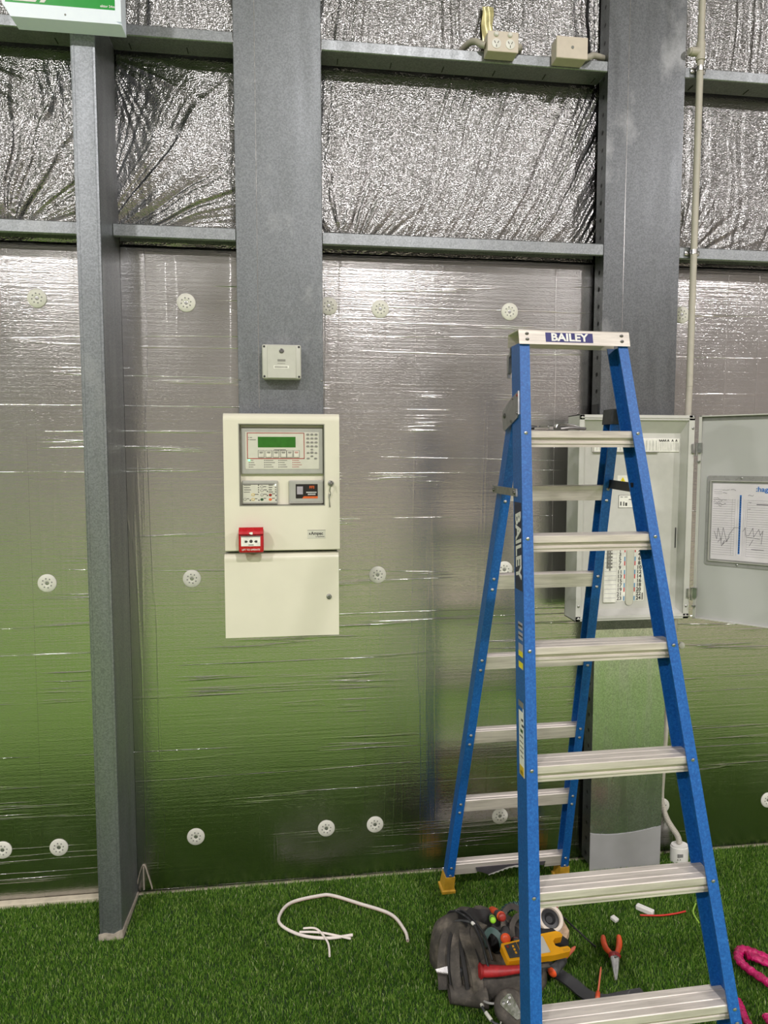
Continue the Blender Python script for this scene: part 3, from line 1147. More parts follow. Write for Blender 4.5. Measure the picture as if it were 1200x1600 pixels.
# locks and hanging keys
for (uu, vv) in ((517, 755.5),):
    lk = MB().lathe([(.0105, 0), (.0105, .004), (.0085, .007), (.007, .0075), (.006, .006)], (fx(uu), YF, fz(vv)), (0, -1, 0), 18).build('lock', 'steel_mid', door, smooth=True)
    m_ = MB()
    m_.box(fx(uu) - .0016, fx(uu) + .0016, YF - .024, YF - .006, fz(vv) - .004, fz(vv) + .004)
    m_.lathe([(.010, 0), (.010, .002)], (fx(uu), YF - .026, fz(vv) - .001), (.95, -.25, 0), 14)
    m_.build('key', 'steel_dark', lk)
    m_ = MB()
    m_.tube(spline([(fx(516.5), YF - .022, fz(758)), (fx(515), YF - .016, fz(766)), (fx(516.5), YF - .008, fz(772)), (fx(514.5), YF - .004, fz(780)), (fx(515.5), YF - .003, fz(793))], 6), .0016, 6)
    m_.box(fx(513.2), fx(515.4), YF - .006, YF - .004, fz(779), fz(772), .0005, 1)
    m_.box(fx(514), fx(515), YF - .0045, YF - .003, fz(793), fz(780), .0003, 1)
    m_.build('hanging_key', 'steel_mid', lk)
# lower compartment
lb = MB()
lb.box(-.236, .1635, -.232, -.101, 1.0745, 1.378)
lb.build('lower_body', 'cream_edge', root)
lm = MB()
dz1 = 1.3745
top = [(YF, 1.0735)] + [(YF, dz1 - .020)] + [(YF + .018 * (1 - math.cos(a)), dz1 - .020 + .020 * math.sin(a)) for a in (.3, .6, .9, 1.2, PI / 2)] + [(-.210, dz1), (-.210, 1.0735)]
lm.prism(top, lambda a, b, t_: (t_, a, b), -.2385, .1665)
ldoor = lm.build('lower_door', 'cream_paint', root)
lk = MB().lathe([(.0095, 0), (.0095, .003), (.0075, .006), (.006, .0065), (.005, .005)], (.1304, YF, 1.215), (0, -1, 0), 18).build('lock', 'steel_mid', ldoor, smooth=True)
MB().box(.1292, .1316, YF - .0068, YF - .004, 1.2105, 1.2195).build('keyhole', 'dark_hole', lk)

# manual call point on the door
root = thing('manual_call_point', 'red lift to operate call point on the cream fire panel door', 'call point', (-.1415, YF, 1.384))
MB().box(-.181, -.103, YF - .028, YF - .0002, 1.390, 1.466, .004, 2).build('back_box', 'callpoint_red', root)
cp = MB()
cp.box(-.1845, -.0985, YF - .052, YF - .028, 1.386, 1.472, .007, 3)
cpo = cp.build('cover', 'callpoint_red', root, smooth=True)
ck = MB()
ck.prism([(YF - .028, 1.474), (YF - .045, 1.474), (YF - .058, 1.462), (YF - .060, 1.452), (YF - .052, 1.450), (YF - .050, 1.462)], lambda a, b, t_: (t_, a, b), -.183, -.100)
ck.build('hinged_hood', 'callpoint_red', root, smooth=True)
yy = YF - .0522
cx_ = lambda u: -.1868 + (u - 373) * .002205
cz_ = lambda v: 1.4733 - (v - 823) * .00232
m_ = MB().box(cx_(378), cx_(408), yy - .0012, yy, cz_(850.5), cz_(836.5), .0006, 1)
wn_ = m_.build('break_window', 'label_white', root)
MB().box(cx_(377.6), cx_(408.4), yy - .0022, yy, cz_(836.5), cz_(835)).build('window_lip', 'mid_grey_mark', wn_)
m_ = MB()
seg = 14
m_.prism([(cx_(393.5) + .0058 * math.cos(2 * PI * k / seg), cz_(843) + .0058 * math.sin(2 * PI * k / seg)) for k in range(seg)], lambda a, b, t_: (a, t_, b), yy - .0016, yy - .001)
for s_ in (-1, 1):
    c0 = 393.5 + s_ * 7.4
    m_.prism([(cx_(c0 - s_ * 2.6), cz_(843.4)), (cx_(c0 - s_ * .6), cz_(841.6)), (cx_(c0 + s_ * 2.4), cz_(841.8)), (cx_(c0 + s_ * 2.4), cz_(845)), (cx_(c0 - s_ * .6), cz_(845.2))], lambda a, b, t_: (a, t_, b), yy - .0016, yy - .001)
m_.box(cx_(389.5), cx_(397.5), yy - .0015, yy - .001, cz_(849), cz_(848))
m_.build('press_symbol', 'print_dark', wn_)
text('lettering', 'LIFT TO OPERATE', .0078, (cx_(393.2), yy - .0004, cz_(855.8)), 'sticker_white', root, bold=.00015)
m_ = MB()
m_.prism([(cx_(390.5), cz_(830.6)), (cx_(392.4), cz_(829)), (cx_(396.3), cz_(829)), (cx_(396.3), cz_(832.4)), (cx_(393.4), cz_(832.6))], lambda a, b, t_: (a, t_, b), YF - .0606, YF - .0585)
m_.build('hand_symbol', 'label_white', root)

# ================================================================== OUTLET, JUNCTION BOX, CONDUIT
root = thing('power_outlet', 'cream double power outlet box on the upper girt', 'power outlet', (.785, -.1, 3.197))
MB().box(.7265, .8400, -.150, -.1005, 3.198, 3.268, .002, 1).build('mounting_block', 'outlet_cream', root)
MB().box(.7245, .8420, -.158, -.150, 3.1965, 3.2695, .003, 2).build('face_plate', 'outlet_cream', root)
for cxo in (.757, .809):
    sw = MB().lathe([(.0095, 0), (.009, .004), (.007, .006)], (cxo, -.158, 3.2565), (0, -1, 0.25), 14).build('rocker_switch', 'white_plastic', root, smooth=True)
    so = MB().lathe([(.0175, 0), (.0175, .0015), (.016, .0018)], (cxo + .001, -.158, 3.2245), (0, -1, 0), 20).build('socket', 'white_plastic', root, smooth=True)
    m_ = MB()
    for s_, an in ((-1, .5), (1, -.5)):
        R_ = Matrix.Translation((cxo + .001 + s_ * .0062, -.1597, 3.229)) @ Matrix.Rotation(an * s_ * -s_, 4, 'Y')
        m_.box(-.0012, .0012, -.0006, .0004, -.0045, .0045, mat=R_)
    m_.box(cxo - .0002, cxo + .0022, -.1603, -.1593, 3.2115, 3.2205)
    m_.build('pin_slots', 'print_dark', so)
root = thing('junction_box', 'plain cream junction box on the upper girt beside the holed column', 'box', (1.047, -.1, 3.193))
MB().box(.988, 1.1055, -.152, -.1005, 3.193, 3.268, .002, 1).build('body', 'outlet_cream', root)
MB().box(.986, 1.1075, -.160, -.152, 3.1915, 3.2695, .002, 1).build('lid', 'outlet_cream', root)
MB().lathe([(.0055, 0), (.0055, .0015), (.004, .001)], (1.048, -.160, 3.231), (0, -1, 0), 12).build('lid_screw', 'mid_grey_mark', root)


def cond(name, label, pts, r, mat, cat='conduit', n=8, ribs=False, group=None):
    sp = spline(pts, n)
    m = MB()
    if ribs:
        fine = []
        rs = []
        L = 0
        acc = [0]
        for i in range(1, len(sp)):
            acc.append(acc[-1] + (sp[i] - sp[i - 1]).length)
        N = int(acc[-1] / .0022)
        for k in range(N + 1):
            d = acc[-1] * k / N
            i = max(j for j in range(len(acc)) if acc[j] <= d + 1e-9)
            i = min(i, len(sp) - 2)
            t = (d - acc[i]) / max(1e-9, acc[i + 1] - acc[i])
            fine.append(sp[i].lerp(sp[i + 1], t))
            rs.append(r * (1.0 if k % 3 else .86))
        m.tube(fine, rs, 12)
    else:
        m.tube(sp, r, 12)
    o = m.build(name, mat, None, smooth=60 if not ribs else 30)
    tag(o, label, cat, group)
    return o


cond('flexible_conduit', 'grey conduit bend running into the left side of the power outlet', [(.648, .02, 3.262), (.668, -.04, 3.270), (.690, -.09, 3.265), (.712, -.118, 3.240), (.7255, -.125, 3.233)], .0115, 'conduit_grey')
cond('flexible_conduit', 'grey conduit stub leaving the right side of the power outlet', [(.843, -.125, 3.230), (.860, -.11, 3.246), (.874, -.06, 3.258), (.878, -.0, 3.262)], .0115, 'conduit_grey')
cond('flexible_conduit', 'grey conduit bend from the junction box into the holed column', [(1.1085, -.125, 3.216), (1.130, -.12, 3.224), (1.160, -.09, 3.248), (1.2135, -.06, 3.258)], .0115, 'conduit_grey')
mr = MB()
for i in range(2):
    P = []
    for a in range(12):
        row = []
        for b in range(16):
            uu, vv = a / 11, b / 15
            x = .742 + .044 * uu + .003 * math.sin(vv * 9)
            z = 3.290 + .150 * vv
            y = -.013 - .002 * math.sin(uu * 7 + vv * 4) + i * .002
            row.append((x, y, z))
        P.append(row)
    mr.grid(P)
o = mr.build('tape_patch', 'tape_yellow', None, smooth=True)
tag(o, 'strip of yellowed tape on the foil just above the power outlet', 'tape')

# vertical conduit with tee and saddles
CXP, CYP = 1.5815, -.1165
root = thing('conduit_run', 'pale grey vertical conduit with a tee, right of the holed column', 'conduit', (CXP, CYP, .3))
m_ = MB()
m_.tube([(CXP, CYP, 6.1), (CXP, CYP, 3.0), (CXP, CYP, 2.0)], .0128, 14)
m_.build('upper_pipe', 'conduit_grey', root, smooth=60)
m_ = MB()
m_.tube([(CXP, CYP, 1.9995), (CXP - .004, CYP + .02, 1.2), (CXP - .018, -.075, .9), (CXP - .024, -.045, .30)], .0128, 14)
m_.build('lower_pipe', 'conduit_grey', root, smooth=60)
m_ = MB()
m_.tube([(CXP, CYP, 3.245), (CXP, CYP, 3.312)], .0165, 14)
m_.tube([(CXP, CYP, 3.276), (CXP - .042, CYP, 3.276)], .0160, 14)
m_.build('tee_fitting', 'conduit_grey', root, smooth=60)
m_ = MB().tube([(CXP - .042, CYP, 3.276), (CXP - .049, CYP, 3.276)], .0130, 14)
m_.build('branch_pipe', 'conduit_grey', root, smooth=60)
for zz in (3.214, 2.524):
    m_ = MB()
    m_.tube([(CXP, CYP, zz - .009), (CXP, CYP, zz + .009)], .0142, 14)
    m_.box(CXP + .010, CXP + .032, -.104, -.0995, zz - .009, zz + .009, .001, 1)
    m_.box(CXP - .030, CXP - .010, -.104, -.0995, zz - .009, zz + .009, .001, 1)
    sd_ = m_.build('saddle_clip', 'chrome', root, smooth=50)
    MB().lathe([(.0048, 0), (.0045, .002), (.002, .003)], (CXP + .024, -.104, zz), (0, -1, 0), 10).build('screw', 'steel_mid', sd_)
o = cond('flexible_conduit', 'short ribbed conduit dropping into the white floor box', [(CXP - .024, -.045, .298), (CXP - .022, -.05, .24), (CXP + .000, -.06, .17), (CXP + .040, -.072, .105), (CXP + .050, -.075, .072)], .0125, 'conduit_grey', ribs=True)
m_ = MB().lathe([(.010, 0), (.0125, .001), (.0125, .012), (.009, .014)], (1.632, -.006, .905), (0, -1, 0), 12)
root = thing('floor_terminal_box', 'white rounded terminal box on the grass beside the holed column', 'box', (1.632, -.075, 0))
m_ = MB()
el = [(.040 * math.cos(2 * PI * k / 24) * (1 if abs(math.cos(2 * PI * k / 24)) < .8 else .97) + 1.632, -.075 + .030 * math.sin(2 * PI * k / 24)) for k in range(24)]
m_.prism(el, lambda a, b, t_: (a, b, t_), -.008, .058)
el2 = [(1.632 + (a - 1.632) * .9, -.075 + (b + .075) * .9) for a, b in el]
m_.prism(el2, lambda a, b, t_: (a, b, t_), .058, .066)
m_.build('body', 'white_plastic', root, smooth=35)
MB().box(1.609, 1.632, -.1055, -.1015, .024, .038).build('socket_opening', 'mid_grey_mark', root)
m_ = MB()
m_.box(1.608, 1.612, -.1048, -.1015, .012, .016)
m_.box(1.618, 1.622, -.1052, -.1015, .012, .016)
m_.build('vent_dots', 'print_mid', root)
m_ = MB().lathe([(.015, 0), (.014, .004), (.006, .008)], (1.655, -.0005, .912), (0, -1, 0), 14)
o = m_.build('plastic_plug', 'white_plastic', None, smooth=True)
tag(o, 'small pale plug on the foil just right of the ladder, below the switchboard door', 'plug')

# ================================================================== SWITCHBOARD
SX0, SX1, SZ0, SZ1 = 1.084, 1.552, 1.083, 1.880
SYF, SYB = -.21, -.1015
root = thing('switchboard', 'pale grey electrical switchboard standing open behind the ladder', 'switchboard', ((SX0 + SX1) / 2, SYB, SZ0))
m_ = MB()
t_ = .003
m_.box(SX0, SX0 + t_, SYF, SYB, SZ0, SZ1)
m_.box(SX1 - t_, SX1, SYF, SYB, SZ0, SZ1)
m_.box(SX0, SX1, SYF, SYB, SZ1 - t_, SZ1)
m_.box(SX0, SX1, SYF, SYB, SZ0, SZ0 + t_)
m_.box(SX0, SX1, SYB - t_, SYB, SZ0, SZ1)
m_.build('enclosure', 'board_grey', root)
m_ = MB()
fw = .020
m_.box(SX0, SX1, SYF - .004, SYF, SZ1 - fw, SZ1, .001, 1)
m_.box(SX0, SX1, SYF - .004, SYF, SZ0, SZ0 + fw, .001, 1)
m_.box(SX0, SX0 + fw, SYF - .004, SYF, SZ0, SZ1, .001, 1)
m_.box(SX1 - fw * 1.2, SX1, SYF - .004, SYF, SZ0, SZ1, .001, 1)
m_.box(SX0 + .004, SX1 - .004, SYF - .007, SYF - .004, SZ1 - .012, SZ1 - .009)
m_.box(SX0 + .004, SX1 - .004, SYF - .007, SYF - .004, SZ0 + .009, SZ0 + .012)
m_.build('front_rim', 'board_grey', root)
IX0, IX1, IZ0, IZ1 = SX0 + .045, SX1 - .033, 1.120, 1.812
YI = -.170
m_ = MB()
a0, a1, b0, b1 = SX0 + fw, SX1 - fw * 1.2, SZ0 + fw, SZ1 - fw
ring_o = [(a0, SYF, b0), (a1, SYF, b0), (a1, SYF, b1), (a0, SYF, b1)]
ring_i = [(IX0, YI, IZ0), (IX1, YI, IZ0), (IX1, YI, IZ1), (IX0, YI, IZ1)]
m_.add(ring_o + ring_i, [(k, (k + 1) % 4, 4 + (k + 1) % 4, 4 + k) for k in range(4)])
m_.build('escutcheon_border', 'board_grey', root)
esc = MB().box(IX0, IX1, YI, YI + .003, IZ0, IZ1).build('escutcheon', 'board_grey', root)
m_ = MB()
m_.box(IX1 - .010, IX1 - .007, YI - .004, YI, 1.36, 1.44)
m_.build('latch_slot', 'board_dark', root)
# top breaker row
m_ = MB()
m_.box(1.158, 1.4255, YI - .010, YI, 1.736, 1.790, .001, 1)
m_.box(1.154, 1.514, YI - .004, YI, 1.739, 1.792, .001, 1)
br_ = m_.build('breaker_cover', 'label_white', root)
m_ = MB()
k = 1.170
while k < 1.42:
    m_.box(k, k + .001, YI - .0106, YI - .0095, 1.745, 1.783)
    k += .0135
m_.box(1.158, 1.4255, YI - .0106, YI - .0095, 1.7365, 1.740)
k = 1.436
while k < 1.512:
    m_.box(k, k + .0008, YI - .0046, YI - .0035, 1.745, 1.776)
    k += .0065
m_.build('cover_seams', 'print_mid', br_)
for xx in (1.430, 1.438, 1.446, 1.454, 1.466, 1.484, 1.500):
    text('lettering', 'A', .0115, (xx, YI - .0046, 1.7835), 'print_dark', br_, bold=.0006)
# warning sign and rating plate
m_ = MB().box(1.262, 1.305, YI - .001, YI, 1.592, 1.648)
ws = m_.build('warning_label', 'label_white', root)
m_ = MB().prism([(1.264, 1.608), (1.303, 1.608), (1.2835, 1.642)], lambda a, b, t_: (a, t_, b), YI - .0016, YI - .0008)
m_.build('warning_triangle', 'warning_yellow', ws)
m_ = MB()
m_.prism([(1.2845, 1.632), (1.2795, 1.621), (1.283, 1.621), (1.281, 1.611), (1.2875, 1.623), (1.284, 1.623)], lambda a, b, t_: (a, t_, b), YI - .002, YI - .0014)
m_.build('lightning_mark', 'print_dark', ws)
m_ = MB().box(1.268, 1.332, YI - .0012, YI, 1.520, 1.571)
rp = m_.build('rating_plate', 'print_mid', root)
MB().box(1.270, 1.330, YI - .0018, YI - .001, 1.522, 1.569).build('plate_face', 'label_white', rp)
m_ = MB()
for (a_, b_, c_, d_) in ((1.275, 1.286, 1.562, 1.564), (1.292, 1.305, 1.562, 1.564), (1.275, 1.280, 1.530, 1.545), (1.288, 1.292, 1.528, 1.545), (1.296, 1.304, 1.528, 1.541), (1.310, 1.325, 1.552, 1.555)):
    m_.box(a_, b_, YI - .0022, YI - .0016, c_, d_)
m_.build('plate_print', 'print_dark', rp)
# lower breaker rows with numbers
m_ = MB().box(1.213, 1.2645, YI - .008, YI, 1.147, 1.41, .001, 1)
bl = m_.build('breaker_cover', 'label_white', root)
m_ = MB()
for k in range(14):
    m_.box(1.215, 1.263, YI - .0086, YI - .0075, 1.165 + k * .01753, 1.1662 + k * .01753)
m_.build('cover_seams', 'paper_line', bl)
m_ = MB()
m_.box(1.222, 1.231, YI - .0086, YI - .0075, 1.282, 1.40)
for k in range(9):
    m_.box(1.226, 1.246, YI - .0088, YI - .0075, 1.284 + k * .0135, 1.291 + k * .0135)
m_.box(1.233, 1.239, YI - .0087, YI - .0075, 1.274, 1.40)
m_.build('cover_print', 'print_mid', bl)
m_ = MB().box(1.268, 1.3835, YI - .0012, YI, 1.150, 1.41)
pn = m_.build('number_card', 'label_white', root)
dzr = .01753
for k in range(13):
    zr_ = 1.161 + dzr * k
    text('lettering', str(23 - 2 * k), .0205, (1.281, YI - .0014, zr_), 'print_dark', pn, bold=.0004) if 23 - 2 * k > 0 else None
    if 24 - 2 * k > 0:
        text('lettering', str(24 - 2 * k), .0205, (1.3615, YI - .0014, zr_), 'print_dark', pn, bold=.0006)
m_ = MB()
out = [(1.3068, 1.41), (1.3068, 1.146)] + [(1.323 + .0162 * math.cos(a), 1.146 + .0145 * math.sin(a)) for a in [PI + PI * k / 8 for k in range(1, 8)]] + [(1.3392, 1.146), (1.3392, 1.41)]
m_.prism(out, lambda a, b, t_: (a, t_, b), YI - .0022, YI - .001)
sl = m_.build('breaker_slot', 'print_mid', pn)
inn = [(1.323 + (a - 1.323) * .93, 1.146 + (b - 1.146) * (.93 if b < 1.146 else 1.0)) for a, b in out]
MB().prism(inn, lambda a, b, t_: (a, t_, b), YI - .0028, YI - .002).build('slot_cover', 'panel_face', sl)
for k in range(13):
    z0_ = 1.152 + dzr * k
    mt = ('label_blue', None, 'label_red')[(k + 0) % 3] if False else ('label_blue', 'paper_line', 'label_red', 'label_blue')[k % 4 if k % 4 < 3 else 3]
    seqm = ('label_blue', 'label_white', 'label_red')[k % 3]
    if seqm == 'label_white':
        continue
    for xx in (1.2985, 1.3415):
        MB().box(xx, xx + .0045, YI - .0018, YI - .001, z0_, z0_ + dzr).build('phase_mark', seqm, pn)
MB().box(1.3755, 1.3795, YI - .0018, YI - .001, 1.154, 1.182).build('pen_mark', 'print_dark', pn)
# frame screws
m_ = MB()
for (xx, zz) in ((SX0 + .011, SZ1 - .011), (SX0 + .011, SZ0 + .011), (SX1 - .006, SZ1 - .006), (SX1 - .008, SZ1 - .05), (SX1 - .012, SZ0 + .012), (SX1 - .012, SZ0 + .05), (SX0 + .011, SZ0 + .06)):
    m_.lathe([(.0052, 0), (.0052, .0015), (.003, .0028)], (xx, SYF - .004, zz), (0, -1, 0), 10)
m_.build('rim_screws', 'steel_mid', root, kind='stuff')
# door
TH = math.radians(46)
HX, HY = 1.560, -.217
U_ = Vector((math.cos(TH), -math.sin(TH), 0))
N_ = Vector((-math.sin(TH), -math.cos(TH), 0))
DM = Matrix(((U_.x, 0, N_.x), (U_.y, 0, N_.y), (0, 1, 0)))


def dpt(t, n, z):
    return (HX + U_.x * t + N_.x * n, HY + U_.y * t + N_.y * n, z)


def dbox(mb, t0, t1, n0, n1, z0, z1):
    vs = [dpt(t, n, z) for z in (z0, z1) for n in (n0, n1) for t in (t0, t1)]
    return mb.add(vs, [(0, 2, 3, 1), (4, 5, 7, 6), (0, 1, 5, 4), (2, 6, 7, 3), (0, 4, 6, 2), (1, 3, 7, 5)])


m_ = MB()
dbox(m_, .006, .458, -.018, -.015, SZ0 + .002, SZ1 - .002)
dr_ = m_.build('board_door', 'board_door', root)
m_ = MB()
dbox(m_, .006, .458, -.015, .000, SZ1 - .006, SZ1 - .002)
dbox(m_, .006, .458, -.015, .000, SZ0 + .002, SZ0 + .005)
dbox(m_, .006, .009, -.015, .000, SZ0 + .002, SZ1 - .002)
dbox(m_, .455, .458, -.015, .000, SZ0 + .002, SZ1 - .002)
dbox(m_, .009, .016, -.004, .000, SZ0 + .002, SZ1 - .002)
m_.build('door_return', 'board_grey', dr_)
m_ = MB()
dbox(m_, .012, .452, -.0149, -.0125, SZ1 - .020, SZ1 - .008)
m_.build('door_seal', 'mid_grey_mark', dr_)
for zz in (1.752, 1.185):
    m_ = MB()
    m_.box(SX1 - .012, SX1 + .004, SYF - .012, SYF - .004, zz - .018, zz + .018, .001, 1)
    dbox(m_, -.002, .020, -.004, .008, zz - .016, zz + .022)
    m_.tube([(HX - .003, HY - .004, zz - .028), (HX - .003, HY - .004, zz + .02)], .005, 10)
    m_.tube([dpt(.004, .006, zz - .05), dpt(.010, .008, zz - .052), dpt(.018, .008, zz - .049)], .0035, 8)
    m_.build('hinge', 'steel_mid', root)
# document holder and schedule on the door
ND = -.0149
m_ = MB()
h0, h1, hz0, hz1 = .040, .300, 1.301, 1.648


def dprism(mb, poly, n0, n1):
    return mb.prism(poly, lambda a, b, t_: dpt(a, t_, b), n0, n1)


def rrect(a0, a1, b0, b1, r, n=4):
    out = []
    for (ca, cb, s) in ((a1 - r, b1 - r, 0), (a0 + r, b1 - r, 1), (a0 + r, b0 + r, 2), (a1 - r, b0 + r, 3)):
        for k in range(n + 1):
            an = PI / 2 * s + PI / 2 * k / n
            out.append((ca + r * math.cos(an), cb + r * math.sin(an)))
    return out


dprism(m_, rrect(h0, h1, hz0, hz1, .010), ND, ND + .003)
hd = m_.build('document_holder', 'holder_grey', dr_)
m_ = MB()
dbox(m_, h0 + .012, h0 + .016, ND + .003, ND + .008, hz0 + .018, hz1 - .020)
dbox(m_, h0 + .012, h1 - .012, ND + .003, ND + .008, hz0 + .016, hz0 + .020)
dbox(m_, h0 + .012, h1 - .012, ND + .003, ND + .008, hz1 - .022, hz1 - .018)
m_.build('holder_lip', 'bezel_grey', hd)
for (a_, z_) in ((.161, 1.640), (.156, 1.309)):
    m_ = MB()
    m_.lathe([(.0042, 0), (.0042, .0015), (.002, .003)], dpt(a_, ND + .003, z_), tuple(N_), 10)
    m_.build('holder_screw', 'steel_mid', hd)
o = MB()
dbox(o, .061, .282, ND + .0034, ND + .0044, 1.326, 1.618)
sch_root = thing('circuit_schedule', 'handwritten circuit schedule sheet in the switchboard door holder', 'paper', dpt(.17, ND + .004, 1.326))
sheet = o.build('sheet', 'paper', sch_root)
NP = ND + .0044
m_ = MB()
k = 1.345
while k < 1.562:
    dbox(m_, .064, .142, NP, NP + .0003, k, k + .0012)
    dbox(m_, .184, .279, NP, NP + .0003, k, k + .0012)
    k += .0088
for a_ in (.132, .142, .151, .172, .178, .184):
    dbox(m_, a_, a_ + .0007, NP, NP + .0003, 1.345, 1.560)
for z_ in (1.594, 1.586, 1.579):
    dbox(m_, .066, .095, NP, NP + .0003, z_, z_ + .0015)
m_.build('ruled_lines', 'paper_line', sheet)
m_ = MB()
dbox(m_, .1575, .1635, NP, NP + .0005, 1.352, 1.576)
m_.build('blue_column', 'hager_blue', sheet)
m_ = MB()
for k in range(24):
    dbox(m_, .1592, .1620, NP + .0004, NP + .0007, 1.356 + k * .009, 1.361 + k * .009)
m_.build('column_numbers', 'navy_dark', sheet)
text('lettering', ':hager', .026, dpt(.211, NP + .0005, 1.599), 'hager_blue', sheet, rot=DM, align='LEFT', bold=.0005)
m_ = MB()


def scrib(pts, w=.0012):
    for (a, b), (c, d) in zip(pts[:-1], pts[1:]):
        m_.tube([dpt(a, NP + .0005, b), dpt(c, NP + .0005, d)], w / 2, 5)


rs = random.Random(3)
scrib([(.072, 1.435), (.082, 1.404), (.086, 1.448), (.098, 1.400), (.104, 1.450), (.118, 1.395), (.126, 1.425), (.142, 1.452), (.158, 1.452)])
scrib([(.086, 1.392), (.096, 1.408), (.100, 1.378), (.110, 1.402), (.104, 1.384), (.128, 1.415)])
scrib([(.172, 1.438), (.180, 1.454), (.182, 1.425), (.194, 1.426), (.206, 1.454), (.210, 1.420), (.226, 1.450), (.232, 1.428), (.240, 1.446), (.236, 1.395)])
scrib([(.182, 1.420), (.232, 1.413)]); scrib([(.196, 1.385), (.208, 1.410)])
for (a_, z_, n_) in ((.066, 1.563, 7), (.066, 1.555, 14), (.066, 1.547, 9), (.070, 1.540, 12), (.096, 1.594, 8), (.125, 1.594, 6), (.098, 1.581, 5), (.186, 1.576, 6), (.190, 1.549, 3), (.188, 1.526, 3), (.084, 1.533, 4)):
    pts = []
    for k in range(n_):
        pts.append((a_ + k * .0036, z_ + rs.uniform(-.003, .003)))
    scrib(pts, .001)
dbox(m_, .215, .279, NP, NP + .0005, 1.541, 1.544)
dbox(m_, .203, .245, NP, NP + .0005, 1.372, 1.374)
m_.build('handwriting', 'pen_ink', sheet)

# ================================================================== LADDER
LA, LW0, LW1 = .26851, .13816, .06351
LYB, LB, LV0, LV1 = -.04526, .27643, .14915, .0434
lad = thing('step_ladder', 'tall blue fibreglass step ladder with aluminium treads', 'ladder', (.84929, -.69532, -.004), .01784)


def lb_(mb, name, mat, parent=lad, **kw):
    return mb.build(name, mat, parent, world=False, **kw)


def rail(side, inner, front, depth, fl, z0, z1, name):
    """C channel: web outside, flanges inwards; inner(z), front(z)"""
    t = .0045
    prof = lambda w, y: [(w + fl, y), (w, y), (w, y + t), (w + fl - t, y + t), (w + fl - t, y + depth - t), (w, y + depth - t), (w, y + depth), (w + fl, y + depth)]
    m = MB()
    vs = []
    for z in (z0, z1):
        vs += [(side * x, y, z) for x, y in prof(inner(z), front(z))]
    fs = [(k, (k + 1) % 8, 8 + (k + 1) % 8, 8 + k) for k in range(8)]
    for b in (0, 8):
        fs += [(b + 0, b + 1, b + 2, b + 3), (b + 0, b + 3, b + 4, b + 7), (b + 4, b + 5, b + 6, b + 7)]
    m.add(vs, fs)
    return lb_(m, name, 'ladder_blue')


wi = lambda z: LW0 + LW1 * (2.1 - z)
yf_ = lambda z: -LA * (2.1 - z) - .0045
vi = lambda z: LV0 + LV1 * (2.1 - z) - .0155
yr_ = lambda z: LYB + LB * (2.1 - z)
rails = {}
for s_ in (-1, 1):
    rails[s_] = rail(s_, wi, yf_, .075, .031, .035, 2.062, 'front_rail')
    rail(s_, vi, yr_, .050, .031, .040, 1.864, 'rear_rail')
# treads
tp = [(0, -.020), (0, -.002), (.002, 0), (.020, 0), (.0215, -.0014), (.0235, -.0014), (.025, 0), (.048, 0), (.0495, -.0014), (.0515, -.0014), (.053, 0),
      (.073, 0), (.075, -.002), (.075, -.030), (.072, -.030), (.072, -.005), (.014, -.005), (.014, -.048),
      (.010, -.048), (.010, -.040), (.0065, -.038), (.0065, -.034), (.010, -.032), (.010, -.024)]
for k in range(6):
    z = 1.8 - .3 * k
    y = -LA * (2.1 - z)
    hw = wi(z) + .0262
    m = MB().prism([(y + a, z + b) for a, b in tp], lambda a, b, t_: (t_, a, b), -hw, hw)
    lb_(m, 'tread', 'alum_worn')
# rear steps
rp_ = [(0, -.050), (0, -.002), (.002, 0), (.012, 0), (.014, -.002), (.018, -.002), (.020, 0), (.044, 0), (.046, -.002), (.046, -.020), (.043, -.020), (.043, -.004), (.003, -.004), (.003, -.050)]
for k in range(6):
    z = 1.632 - .3 * k
    y = yr_(z) + .0046
    hw = vi(z) + .0262
    if k < 5:
        m = MB().prism([(y + a - LB * b, z + b) for a, b in rp_], lambda a, b, t_: (t_, a, b), -hw, hw)
        lb_(m, 'rear_step', 'alum_worn')
        continue
    # lowest one: its front skirt is torn open, shade inside painted as a dark panel, ragged pale edge
    m = MB()
    m.prism([(y + a - LB * b, z + b) for a, b in rp_], lambda a, b, t_: (t_, a, b), -hw, -.128)
    m.prism([(y + a - LB * b, z + b) for a, b in rp_], lambda a, b, t_: (t_, a, b), .152, hw)
    m.prism([(y + a - LB * max(b, -.022), z + max(b, -.022)) for a, b in rp_], lambda a, b, t_: (t_, a, b), -.128, .152)
    low = lb_(m, 'rear_step', 'alum_worn')
    m = MB()
    fs_ = lambda a, b, t_: (a, yr_(z + b) + t_, z + b)
    m.prism([(-.136, -.021), (-.130, -.040), (-.112, -.046), (-.078, -.062), (-.040, -.050), (-.005, -.036), (.030, -.031), (.06, -.033), (.110, -.032), (.145, -.040), (.152, -.021)], fs_, .001, .004)
    torn = lb_(m, 'torn_skirt_shade', 'skirt_shade_dark', low, label='dark panel for the shade inside the torn skirt')
    m = MB()
    rag = [(-.080, -.064), (-.070, -.058), (-.060, -.060), (-.052, -.052), (-.042, -.054), (-.034, -.045), (-.024, -.048), (-.016, -.039), (-.006, -.042), (.002, -.034), (.012, -.038), (.020, -.033), (.032, -.036), (.045, -.034), (.060, -.037)]
    m.prism(rag + [(.060, -.031), (.030, -.028), (-.005, -.033), (-.040, -.047), (-.078, -.060)], fs_, -.002, .003)
    lb_(m, 'ragged_edge', 'pale_edge', low)
